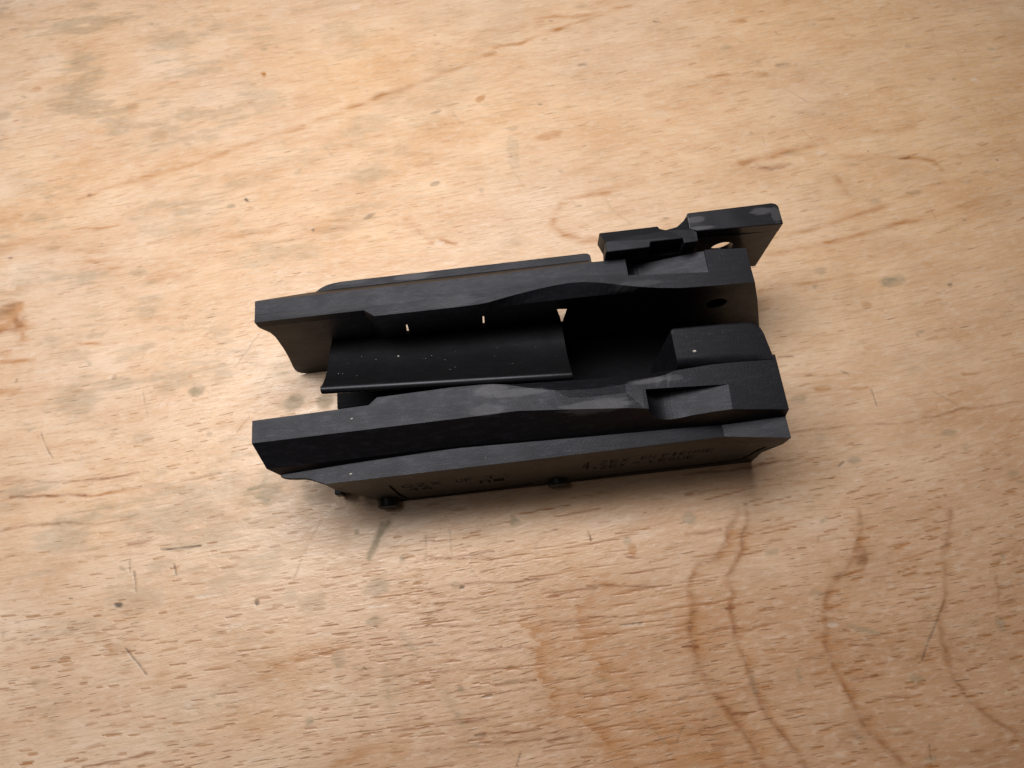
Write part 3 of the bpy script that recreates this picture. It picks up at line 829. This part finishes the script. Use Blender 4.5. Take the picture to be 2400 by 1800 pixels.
    h = math_(nt, 'ADD', math_(nt, 'MULTIPLY', lump, 0.9), math_(nt, 'MULTIPLY', fibre, 0.35))
    h = math_(nt, 'SUBTRACT', h, math_(nt, 'MULTIPLY', heights[0], 0.8))
    h = math_(nt, 'SUBTRACT', h, math_(nt, 'MULTIPLY', heights[1], 0.5))
    h = math_(nt, 'SUBTRACT', h, math_(nt, 'MULTIPLY', at['dark'], 1.2))
    h = math_(nt, 'SUBTRACT', h, math_(nt, 'MULTIPLY', at['dash'], 0.6))
    bp = N(nt, 'ShaderNodeBump')
    bp.inputs['Strength'].default_value = 0.75
    bp.inputs['Distance'].default_value = 0.03
    link(nt, h, bp.inputs['Height'])
    link(nt, bp.outputs['Normal'], b.inputs['Normal'])
    return m


tabletop = build_tabletop()
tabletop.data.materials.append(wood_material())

# ---------------------------------------------------------------- mesh helpers
def to_mesh(name, verts, faces):
    me = bpy.data.meshes.new(name)
    me.from_pydata([W3(*v) for v in verts], [], faces)
    bm = bmesh.new()
    bm.from_mesh(me)
    bmesh.ops.remove_doubles(bm, verts=bm.verts, dist=1e-5)
    bmesh.ops.recalc_face_normals(bm, faces=bm.faces)
    bm.to_mesh(me)
    bm.free()
    return me


def prism(poly, z0, z1, drop=None):
    """(u, v) outline between two heights; a height may be a function of (u, v)"""
    f0 = z0 if callable(z0) else (lambda u, v: z0)
    f1 = z1 if callable(z1) else (lambda u, v: z1)
    n = len(poly)
    vs = [(u, v, f0(u, v)) for u, v in poly] + [(u, v, f1(u, v)) for u, v in poly]
    fs = [list(range(n))[::-1], list(range(n, 2 * n))] + [[i, (i + 1) % n, n + (i + 1) % n, n + i] for i in range(n)]
    return vs, fs


def loft(sections):
    """closed rings of the same length, capped at both ends"""
    n = len(sections[0])
    vs = [p for s in sections for p in s]
    fs = [list(range(n)), list(range((len(sections) - 1) * n, len(sections) * n))[::-1]]
    for k in range(len(sections) - 1):
        for i in range(n):
            j = (i + 1) % n
            fs.append([k * n + i, (k + 1) * n + i, (k + 1) * n + j, k * n + j])
    return vs, fs


def join(*shells):
    vs, fs = [], []
    for v, f in shells:
        b = len(vs)
        vs += v
        fs += [[i + b for i in q] for q in f]
    return vs, fs


def tube(p0, p1, r, n=28, r1=None):
    a, b = Vector(p0), Vector(p1)
    ax = (b - a).normalized()
    s = ax.orthogonal().normalized()
    t = ax.cross(s)
    ring = lambda c, rr: [tuple(c + rr * (math.cos(2 * math.pi * i / n) * s + math.sin(2 * math.pi * i / n) * t)) for i in range(n)]
    return loft([ring(a, r), ring(b, r1 if r1 else r)])


def interp(tab, x):
    return float(np.interp(x, [t[0] for t in tab], [t[1] for t in tab]))


housing = bpy.data.objects.new('plastic_housing', None)
housing.location = W3(70, 0, 0)
scene.collection.objects.link(housing)
housing['label'] = 'black plastic housing with two long side rails and a grooved channel on the wooden tabletop'
housing['category'] = 'housing'


def part(name, shape, mat, bevel=0.25, seg=2, cutters=(), parent=None, label=None, smooth_deg=None):
    me = to_mesh(name, *shape)
    o = bpy.data.objects.new(name, me)
    scene.collection.objects.link(o)
    tmp = []
    for c in cutters:
        cm = to_mesh('cutter', *c)
        co = bpy.data.objects.new('cutter', cm)
        scene.collection.objects.link(co)
        md = o.modifiers.new('cut', 'BOOLEAN')
        md.operation, md.solver, md.object = 'DIFFERENCE', 'EXACT', co
        tmp.append(co)
    if bevel:
        md = o.modifiers.new('bevel', 'BEVEL')
        md.width, md.segments, md.limit_method, md.angle_limit = bevel * S, seg, 'ANGLE', math.radians(28)
        md.use_clamp_overlap = True
    dg = bpy.context.evaluated_depsgraph_get()
    done = bpy.data.meshes.new_from_object(o.evaluated_get(dg))
    o.modifiers.clear()
    o.data = done
    done.name = name
    for co in tmp:
        cm = co.data
        bpy.data.objects.remove(co)
        bpy.data.meshes.remove(cm)
    bpy.data.meshes.remove(me)
    done.materials.clear()
    done.materials.append(mat)
    if smooth_deg:
        done.polygons.foreach_set('use_smooth', [True] * len(done.polygons))
        done.set_sharp_from_angle(angle=math.radians(smooth_deg))
    # shape was made in world space: hang it under its thing
    par = parent or housing
    o.parent = par
    o.matrix_parent_inverse = Matrix.Translation(-housing.location) if par is housing else Matrix.Identity(4)
    if par is not housing:
        o.matrix_parent_inverse = Matrix.Identity(4)
    if label:
        o['label'] = label
    return o


# ---------------------------------------------------------------- near side: rail with its sloping flank
N_IN = [(0, 14.6), (23.2, 14.1), (31.3, 13.9), (33.6, 12.0), (54, 11.55), (62, 11.6), (65, 11.75), (68, 12.2), (71, 13.0), (74, 13.9), (77, 14.7), (81, 15.5), (84.6, 16.0), (89, 16.35), (93, 16.45),
        (97, 16.3), (100, 16.05), (104, 15.6), (108, 15.15), (111.1, 14.75), (113, 14.2), (114.3, 13.9), (142, 12.5)]
N_LENS = [(0, 14.9), (23.2, 14.4), (31.3, 14.2), (33.6, 12.3), (54, 11.8), (66.4, 11.4), (86.3, 12.4), (102, 13.0), (115, 12.7), (142, 12.0)]
N_CREASE = [(0, 16.7), (54, 16.3), (69, 16.4), (77, 17.2), (90, 18.6), (105, 18.4), (127, 19.4), (142, 20.0)]
N_OUT = [(0, 20.8), (64.7, 20.3), (71.3, 20.2), (100, 22.9), (105, 23.6), (141, 28.0)]
N_MIDV = [(2, 26.9), (25, 26.5), (52, 26.0), (110, 27.3), (125, 27.9), (141, 28.7)]
N_MIDZ = [(2, 31.0), (25, 29.8), (52, 28.8), (110, 28.9), (125, 29.5), (141, 33.6)]
N_LEDV = [(4.6, 28.3), (25, 27.3), (52, 26.4), (110, 27.9), (125, 28.3), (141, 29.1)]
LEDZ = [(0, 28.0), (125.0, 28.0), (141, 32.8)]
Z_IN = [(0, 36.0), (54, 36.0), (66.4, 35.35), (78, 35.6), (84, 36.0), (97, 36.0), (101, 35.75), (110, 35.7), (112, 36.0), (142, 36.0)]
Z_CR = [(0, 36.05), (56, 36.05), (70, 36.0), (84, 35.65), (101, 35.65), (104, 36.1), (142, 36.0)]
Z_OUT = [(0, 35.95), (56, 35.95), (69, 36.25), (73, 36.0), (84, 36.3), (101, 36.25), (104, 36.0), (142, 35.9)]


def near_section(u, first=False, last=False):
    s = lambda k: u + k if first else u
    return [(u + (0.3 if first else 0), max(11.7, interp(N_LENS, u)), 0.6), (u, max(11.7, interp(N_LENS, u)), 30.0), (u, interp(N_LENS, u), 33.0), (u, interp(N_IN, u), interp(Z_IN, u)),
            (u, interp(N_CREASE, u), interp(Z_CR, u)), (u, interp(N_OUT, u), interp(Z_OUT, u)),
            (s(2.1), interp(N_MIDV, s(2.1)), interp(N_MIDZ, s(2.1))), (s(4.6), interp(N_LEDV, s(4.6)), interp(LEDZ, u) - 0.05),
            (s(5.5), interp(N_LEDV, s(4.6)) - 0.6, 24.0), (s(6.0), 19.0, 24.0), (s(6.0), 19.0, 0.6)]


stations = [0, 12, 23.2, 31.3, 33.6, 40, 48, 54, 58, 62, 65, 68, 71, 74, 77, 81, 84.6, 89, 93, 97, 100, 104, 108, 111.1, 113, 114.3, 120, 125, 133, 141]
near_shape = loft([near_section(u, u == 0) for u in stations])
ramp_n = ([(105.0, 41.0)] + [(105.0 + 5.2 * (1 - math.cos(a)), 36.0 - 4.15 * math.sin(a)) for a in np.linspace(0.12, math.pi / 2, 16)]
          + [(111.0, 31.9), (112.0, 32.02), (113.4, 32.32), (127.7, 36.25), (127.7, 41.0)])


def pocket(profile, va, vb):
    """profile in (u, z) swept across v; va, vb are functions of u"""
    n = len(profile)
    vs = [(u, va(u), z) for u, z in profile] + [(u, vb(u), z) for u, z in profile]
    fs = [list(range(n)), list(range(n, 2 * n))[::-1]] + [[i, n + i, n + (i + 1) % n, (i + 1) % n] for i in range(n)]
    return vs, fs


near_pocket = pocket(ramp_n, lambda u: 18.2 + (u - 105) * 0.054, lambda u: 40.0)
part('side_rail', near_shape, rub_glint_mat, 0.32, 2, [near_pocket])

# outer panel with the ledge along its top, slanted front edge and S-curved lip
P_V = [(16.7, 32.2), (63, 32.0), (125.5, 31.6), (141, 34.9)]
P_MID = [(16.7, 32.6), (125.5, 32.4), (141, 34.9)]
psec = []
for k, u in enumerate([16.7, 24, 32, 63, 95, 125.5, 133, 141]):
    a = k == 0
    b = k == 1
    sh = lambda x, y: x if a else (y if b else u)
    zt = interp(LEDZ, u)
    psec.append([(u if not b else 32.0, 20.0, 0.15) if not a else (28.2, 20.0, 0.15), (u, 20.0, zt - 2.2), (u, interp(N_LEDV, u) - 2.5, zt),
                 (u, interp(P_V, u), zt), (sh(17.4, u), interp(P_MID, u), 22.0 + 3.5 * (u - 16) / 125),
                 (sh(23.8, 29.0), 33.6, 10.0), (sh(27.8, 34.0), 34.3, 0.15)] if k < 2 else
                [(u, 20.0, 0.15), (u, 20.0, zt - 2.2), (u, interp(N_LEDV, u) - 2.5, zt), (u, interp(P_V, u), zt),
                 (u + (0.5 if u == 141 else 0), interp(P_MID, u), 22.0 + 3.5 * (u - 16) / 125), (u, 33.7, 10.0), (u, 34.3, 0.15)])
panel_shape = loft(psec)
lip = prism([(4.7, 26.5), (4.7, 28.6), (5.1, 29.1), (6.5, 29.5), (8.5, 29.8), (11, 30.0), (12.9, 30.5), (14.9, 31.4), (16.2, 31.95), (17.6, 32.17),
             (17.6, 22.0), (7, 22.0)], 26.2, 27.97)
GROOVES = ([(32.6, 19.6), (33.2, 8.8), (34.2, 3.9), (36.5, 2.4), (48.0, 2.3), (66, 3.2), (70.5, 3.6), (73.2, 4.6)],
           [(85.3, 2.6), (100, 3.7), (113.4, 3.9), (128, 3.9), (133.5, 4.2), (136.6, 5.6), (137.9, 9.0), (138.8, 20.5)])


def face_v(z):
    return float(np.interp(z, [0, 10, 22], [34.3, 33.68, 32.6]))


def groove(path, w=0.95, depth=0.6):
    secs = []
    for i, (u, z) in enumerate(path):
        a, b = Vector(path[max(i - 1, 0)]), Vector(path[min(i + 1, len(path) - 1)])
        d = (b - a).normalized()
        nx, nz = -d.y, d.x
        v = face_v(z)
        secs.append([(u - nx * w / 2, v - depth, z - nz * w / 2), (u + nx * w / 2, v - depth, z + nz * w / 2),
                     (u + nx * w / 2, v + 1.5, z + nz * w / 2), (u - nx * w / 2, v + 1.5, z - nz * w / 2)])
    return loft(secs)


near_panel = part('side_panel', panel_shape, polymer, 0.25, 2, [groove(g) for g in GROOVES])
near_panel.data.materials.append(panel_mat)
for f in near_panel.data.polygons:
    f.material_index = 0 if f.normal.z > 0.5 else 1
part('ledge_lip', lip, polymer, 0.2, 2)

# ---------------------------------------------------------------- far side: tall wall with its rail
F_IN = [(0, -14.3), (30.9, -14.3), (33.8, -12.1), (55.8, -12.0), (63, -12.1), (66, -12.35), (69.9, -13.1), (74, -13.8), (77.9, -14.4), (81, -14.85), (84, -15.2), (88.9, -15.55), (93.2, -15.35),
        (97, -14.75), (100, -14.05), (104.1, -12.95), (109, -11.8), (114.6, -10.75), (120.1, -10.05), (130, -9.6), (141, -9.3)]
F_LENS = [(0, -14.1), (30.9, -13.9), (33.8, -11.9), (60, -11.8), (92, -11.9), (104, -11.6), (116.5, -10.5), (122, -9.9), (141, -9.2)]
F_OUT = [(0, -21.0), (60, -20.8), (68.7, -20.8), (97, -21.3), (130, -21.1), (141, -20.2)]
FRONT = [(0.3, 2.2), (0.8, 1.0), (1.8, 0.2), (3.2, -0.1), (6, 0.1), (9, 0.6), (13, 1.2), (17, 1.7), (20, 1.95), (22.7, 2.1), (25, 2.25), (27, 2.3), (28.6, 2.2),
         (29.8, 1.9), (30.8, 1.4), (31.8, 0.8), (32.8, 0.3), (33.6, 0.05), (34.5, -0.05), (36, -0.1)]
ROWS = [0.3, 0.8, 1.8, 3.2, 6, 9, 13, 17, 20, 22.7, 25, 27, 28.6, 29.8, 30.8, 31.8, 32.8, 33.6]
F_SHELF = [(0, -25.6), (16, -26.45), (56, -26.45), (97, -26.45)]
F_END = [(0, 153.6), (8, 150.8), (24.8, 144.9), (36, 140.6)]


def far_section(u, first=False, last=False, step=True):
    at = lambda z: interp(FRONT, z) if first else (interp(F_END, z) if last else u)
    base = -11.7 if u < 112 else float(np.interp(u, [112, 120, 145], [-11.0, -9.6, -9.0]))
    ring = []
    for z in ROWS:
        top = interp(F_LENS, u)
        t = z / 36.0
        ring.append((at(z), base * (1 - t) + top * t if u < 33 else (base if z < 29 else base + (top - base) * min(1.0, (z - 29) / 3.8)), z))
    mid = 0.62 * interp(F_IN, u) + 0.38 * interp(F_OUT, u)
    o = interp(F_OUT, u)
    ring += [(at(36), interp(F_IN, u), 36.03), (at(36), mid, 35.9), (at(36), o, 36.0)]
    if step:                                   # flank down to the shelf, then a thin wall under it
        f = interp(F_SHELF, u)
        ring += [(at(28), f, 28.0), (at(26), f + 0.8, 26.0), (at(24.5), -16.2, 24.5), (at(0.3), -15.4, 0.3)]
    else:
        ring += [(at(33), o - 0.05, 33.0), (at(26), o - 0.1, 26.0), (at(20), o - 0.1, 20.0), (at(0.3), o - 0.15, 0.3)]
    return ring


fst = [0, 10, 22, 30.9, 33.8, 45, 55.8, 60, 63, 66, 68, 69.9, 72, 74, 76, 77.9, 79.5, 81, 82.5, 84, 86.5, 88.9, 91, 93.2, 95, 96.9]
fs2 = [97.0, 98.5, 100, 102, 104.1, 106.5, 109, 112, 114.6, 117, 120.1, 130, 141]
far_shape = loft([far_section(u, u == 0) for u in fst] + [far_section(u, False, u == 141, False) for u in fs2])
ramp_f = [(106.1, 41.0), (106.1, 34.8), (106.3, 33.9), (106.7, 33.1), (107.3, 32.4), (108.1, 31.85), (109.0, 31.55), (110.2, 31.5), (112, 31.75), (128.8, 35.4), (128.8, 41.0)]
far_pocket = pocket(ramp_f, lambda u: -15.9 + (u - 106) * 0.082, lambda u: -40.0)
def slit(poly, lean):
    """a slanted cut through the wall: outline (u, z) at v = -12"""
    n = len(poly)
    at = lambda v: [(u + lean * (-12.0 - v), v, z + 2.2 * (v + 12.0)) for u, z in poly]
    return at(-10.0) + at(-19.0), [list(range(n)), list(range(n, 2 * n))[::-1]] + [[k, n + k, n + (k + 1) % n, (k + 1) % n] for k in range(n)]


slots = [slit([(41.3, 28.6), (41.65, 28.5), (41.2, 21.4), (40.4, 22.0)], -0.36), slit([(63.75, 28.3), (64.2, 28.3), (63.75, 20.0), (63.2, 20.2)], -0.08),
         slit([(85.6, 27.4), (88.6, 26.8), (87.6, 18.0), (87.2, 18.0)], 0.21)]
hole = tube((132.8, -2.0, 24.6), (132.8, -16.0, 24.6), 3.0)
part('side_rail', far_shape, rub_glint_mat, 0.32, 2, [far_pocket, hole] + slots)
shelf = prism([(14.0, -26.0), (15.2, -26.6), (16.0, -27.2), (17.0, -27.7), (18.3, -28.2), (20.0, -28.55), (22.5, -28.75), (27, -28.8), (95.9, -28.95),
               (97.0, -28.8), (97.6, -28.3), (97.8, -27.5), (97.8, -26.0)], 25.6, 28.05)
part('side_panel', shelf, rub_glint_mat, 0.2, 2)

# ---------------------------------------------------------------- channel floor, stop block, sleeve
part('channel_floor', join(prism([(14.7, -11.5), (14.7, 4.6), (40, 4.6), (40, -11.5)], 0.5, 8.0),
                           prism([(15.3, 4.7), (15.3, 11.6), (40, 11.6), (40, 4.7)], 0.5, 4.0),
                           prism([(40.1, -15.5), (40.1, 11.6), (141, 11.6), (141, -20.0), (97, -20.0), (96, -15.5)], 0.45, 2.0)), shade_mat, 0.5, 3)


def block_top(u):
    return 37.7 - (u - 114) * 0.055


def block_section(u, va, k, lean):
    zt = block_top(u)
    prof = [(va, 3.0), (va, zt - 0.9), (va + 0.1, zt - 0.45), (va + 0.35, zt - 0.12), (va + 0.8, zt), (va + 1.3, zt)]
    f = max(0.04, 1.0 - (u - 114) / 25.0)
    prof += [(10.7, zt), (11.2, zt), (11.8, zt - 0.12 * f), (12.4, zt - 0.45 * f), (12.9, zt - 0.95 * f), (13.3, zt - 1.6 * f), (13.6, zt - 2.4 * f), (13.8, zt - 3.4 * f), (13.9, 3.0)]
    return [(u + lean * (v - 2.2), v, z) for v, z in prof]


bs = [block_section(u, va, 1.0, ln) for u, va, ln in ((114.35, 2.9, 0.0), (114.6, 2.45, 0.0), (115.2, 2.2, 0.0), (120, 2.2, 0.02), (127, 2.2, 0.06), (134.4, 2.2, 0.12),
                                                      (135.8, 2.3, 0.13), (137.0, 2.65, 0.13), (137.9, 3.3, 0.13), (138.5, 4.2, 0.13), (138.8, 5.6, 0.13))]
part('stop_block', loft(bs), polymer, 0.0, smooth_deg=50)

# the sleeve is a curved sheet a little askew in the channel: its section at the left and at the right end
ARC_L = [(5.2, 30.6), (3.9, 29.5), (2.3, 28.1), (0.7, 26.8), (-1.3, 25.4), (-3.5, 24.25), (-5.7, 23.35), (-7.9, 22.6), (-10.2, 21.7), (-12.4, 20.5), (-14.5, 19.2)]
ARC_R = [(9.6, 31.0), (8.3, 29.6), (7.0, 28.2), (5.6, 27.0), (3.4, 25.3), (1.2, 23.9), (-1.2, 22.6), (-4.2, 21.7), (-8.0, 20.8), (-12.4, 18.8), (-14.5, 17.6)]


def arc_at(u):
    t = (u - 17.0) / 70.0
    return [(a * (1 - t) + c * t, z * (1 - t) + y * t) for (a, z), (c, y) in zip(ARC_L, ARC_R)]


def sleeve():
    th = 1.4
    secs = []
    for u in (17.0, 30.0, 44.0, 58.0, 73.0, 87.0):
        arc = arc_at(u)
        top, bot = [], []
        for i, (v, z) in enumerate(arc):
            a, b = Vector(arc[max(i - 1, 0)]), Vector(arc[min(i + 1, len(arc) - 1)])
            d = (b - a).normalized()
            n = Vector((d.y, -d.x))
            if n.y > 0:
                n = -n
            top.append((u, v, z))
            bot.append((u, v + n.x * th, z + n.y * th))
        secs.append(top + bot[::-1])
    return loft(secs)


sl = part('sleeve', sleeve(), sleeve_mat, 0.0, smooth_deg=50)
lipc = loft([[(u, c + 1.25 * math.cos(a), z + 1.15 * math.sin(a)) for a in np.linspace(0, 2 * math.pi, 24, endpoint=False)]
             for u, c, z in ((16.95, 6.05, 30.75), (87.05, 10.35, 31.1))])
part('sleeve_lip', lipc, sleeve_mat, 0.4, 3, smooth_deg=40)

# ---------------------------------------------------------------- latch plate at the far right corner
T_ARC = [(126.9, -25.2), (124.6, -26.3), (124.8, -31.2)]
flange = prism([(126.9, -25.1), (124.6, -26.3), (124.85, -31.0), (125.3, -31.3), (149.2, -31.5), (150.3, -31.1), (150.9, -30.2), (150.9, -24.4), (149.1, -24.45)], 35.6, 40.0)
web = prism([(126.3, -27.0), (126.3, -24.55), (150.85, -24.45), (150.85, -26.9)], 15.7, 36.5)
arm_foot = prism([(104.2, -27.9), (125.6, -28.3), (126.0, -22.3), (104.2, -22.2)], 18.0, 33.4)
arm = prism([(99.4, -28.5), (116.2, -28.6), (116.6, -27.6), (118.1, -26.9), (121.5, -27.6), (123.9, -29.6), (124.9, -31.0), (125.5, -26.0), (126.6, -25.0), (126.4, -21.9),
             (122.4, -21.8), (122.3, -23.4), (113.2, -23.4), (112.7, -21.8), (100.3, -21.7), (100.6, -24.9)], 33.0,
            lambda u, v: 39.95 if v > -25.3 else 39.95 - (abs(v) - 25.3) * 0.22)
part('latch_plate', join(flange, web), plate_mat, 0.4, 3, [tube((136.2, -20, 29.4), (136.2, -34, 29.4), 3.4)])
part('latch_arm', join(arm, arm_foot), polymer, 0.25, 2)

# ---------------------------------------------------------------- pins
for u, v, z in ((28.6, 36.4, 3.6), (80.5, 35.8, 4.2)):
    part('pin', tube((u, 30.0, z), (u, v, z), 3.1, 32), pin_mat, 0.5, 3, smooth_deg=40)
part('peg', prism([(12.8, 28.6), (15.4, 28.8), (15.2, 31.2), (12.9, 31.0)], 2.0, 6.0), pin_mat, 0.3, 2)

# ---------------------------------------------------------------- moulded lettering on the near panel
def lettering(text, u, z, h, width):
    cu = bpy.data.curves.new('lettering', 'FONT')
    cu.body, cu.size, cu.extrude = text, 1.0, 0.0
    o = bpy.data.objects.new('lettering', cu)
    scene.collection.objects.link(o)
    dg = bpy.context.evaluated_depsgraph_get()
    me = bpy.data.meshes.new_from_object(o.evaluated_get(dg))
    bpy.data.objects.remove(o)
    xs, ys = [p.co.x for p in me.vertices], [p.co.y for p in me.vertices]
    x0, x1, y0, y1 = min(xs), max(xs), min(ys), max(ys)
    vs = []
    for p in me.vertices:
        uu, zz = u + (p.co.x - x0) / (x1 - x0) * width, z + (p.co.y - y0) / (y1 - y0) * h
        vs.append((uu, face_v(zz) + 0.07, zz))
    fs = [list(p.vertices) for p in me.polygons]
    bpy.data.meshes.remove(me)
    return vs, fs


LETTERS = [('GZX', 35.3, 15.4, 3.0, 12.5), ('46', 36.5, 11.6, 2.9, 8.0), ('UF', 51.0, 15.3, 3.0, 5.0), ('T', 59.5, 15.0, 3.0, 3.8), ('.', 64.6, 17.3, 3.2, 1.6), ('.', 65.2, 15.0, 3.2, 1.6), ('n-', 57.5, 11.6, 2.8, 8.0),
           ('4.', 87.2, 13.4, 7.4, 5.6), ('ZEX', 92.2, 16.8, 3.4, 9.0), ('EN', 104.0, 17.2, 3.2, 4.6), ('FIEMME', 110.0, 17.4, 3.0, 15.0),
           ('ZEX', 92.6, 12.4, 3.2, 8.2), ('-', 102.0, 14.2, 0.8, 3.0), ('LESUE', 107.0, 12.8, 3.2, 13.5)]
for text, u, z, hh, ww in LETTERS:
    adv = ww / len(text)
    for k, chx in enumerate(text):
        narrow = 0.35 if chx in 'I.:' else 0.8
        zz, h2 = (z, hh * 0.25) if chx == '.' else (z, hh)
        part('letter', lettering(chx, u + adv * k + adv * (0.8 - narrow) / 2, zz, h2, adv * narrow), paint, 0.0, parent=near_panel)

# ---------------------------------------------------------------- dust lying on the housing
chips = []


def chip(u, v, z, r):
    n = 6
    ph = random.uniform(0, 6)
    st = random.uniform(1.0, 1.9)
    ring = [(u + st * r * random.uniform(0.7, 1.1) * math.cos(ph + 2 * math.pi * i / n), v + r * random.uniform(0.7, 1.1) * math.sin(ph + 2 * math.pi * i / n), z) for i in range(n)]
    topp = [(u + (a - u) * 0.6, v + (b - v) * 0.6, z + r * 0.6) for a, b, _ in ring]
    chips.append(loft([ring, topp]))


def sleeve_z(u, v):
    pts = sorted(arc_at(u))
    return interp(pts, v)


chip(37.6, -4.6, sleeve_z(37.6, -4.6), 0.36)
chip(119.6, 9.6, block_top(119.6), 0.5)
chip(26.7, 17.2, 36.05, 0.3)
chip(23.9, 30.2, 28.0, 0.32)
for _ in range(22):
    u = random.uniform(18, 84)
    v = random.uniform(-8, 1)
    chip(u, v + 2.0, sleeve_z(u, v + 2.0), random.uniform(0.04, 0.1))
for _ in range(7):
    u = random.uniform(3, 100)
    chip(u, random.uniform(15, 19.5), 36.08, random.uniform(0.04, 0.09))
for _ in range(6):
    u = random.uniform(20, 122)
    chip(u, random.uniform(28.5, 31.5), 28.0, random.uniform(0.04, 0.1))
for _ in range(4):
    u = random.uniform(116, 134)
    chip(u, random.uniform(4, 9), block_top(u), random.uniform(0.04, 0.1))
d = part('dust', join(*chips), dust_mat, 0.0)
d['kind'] = 'stuff'
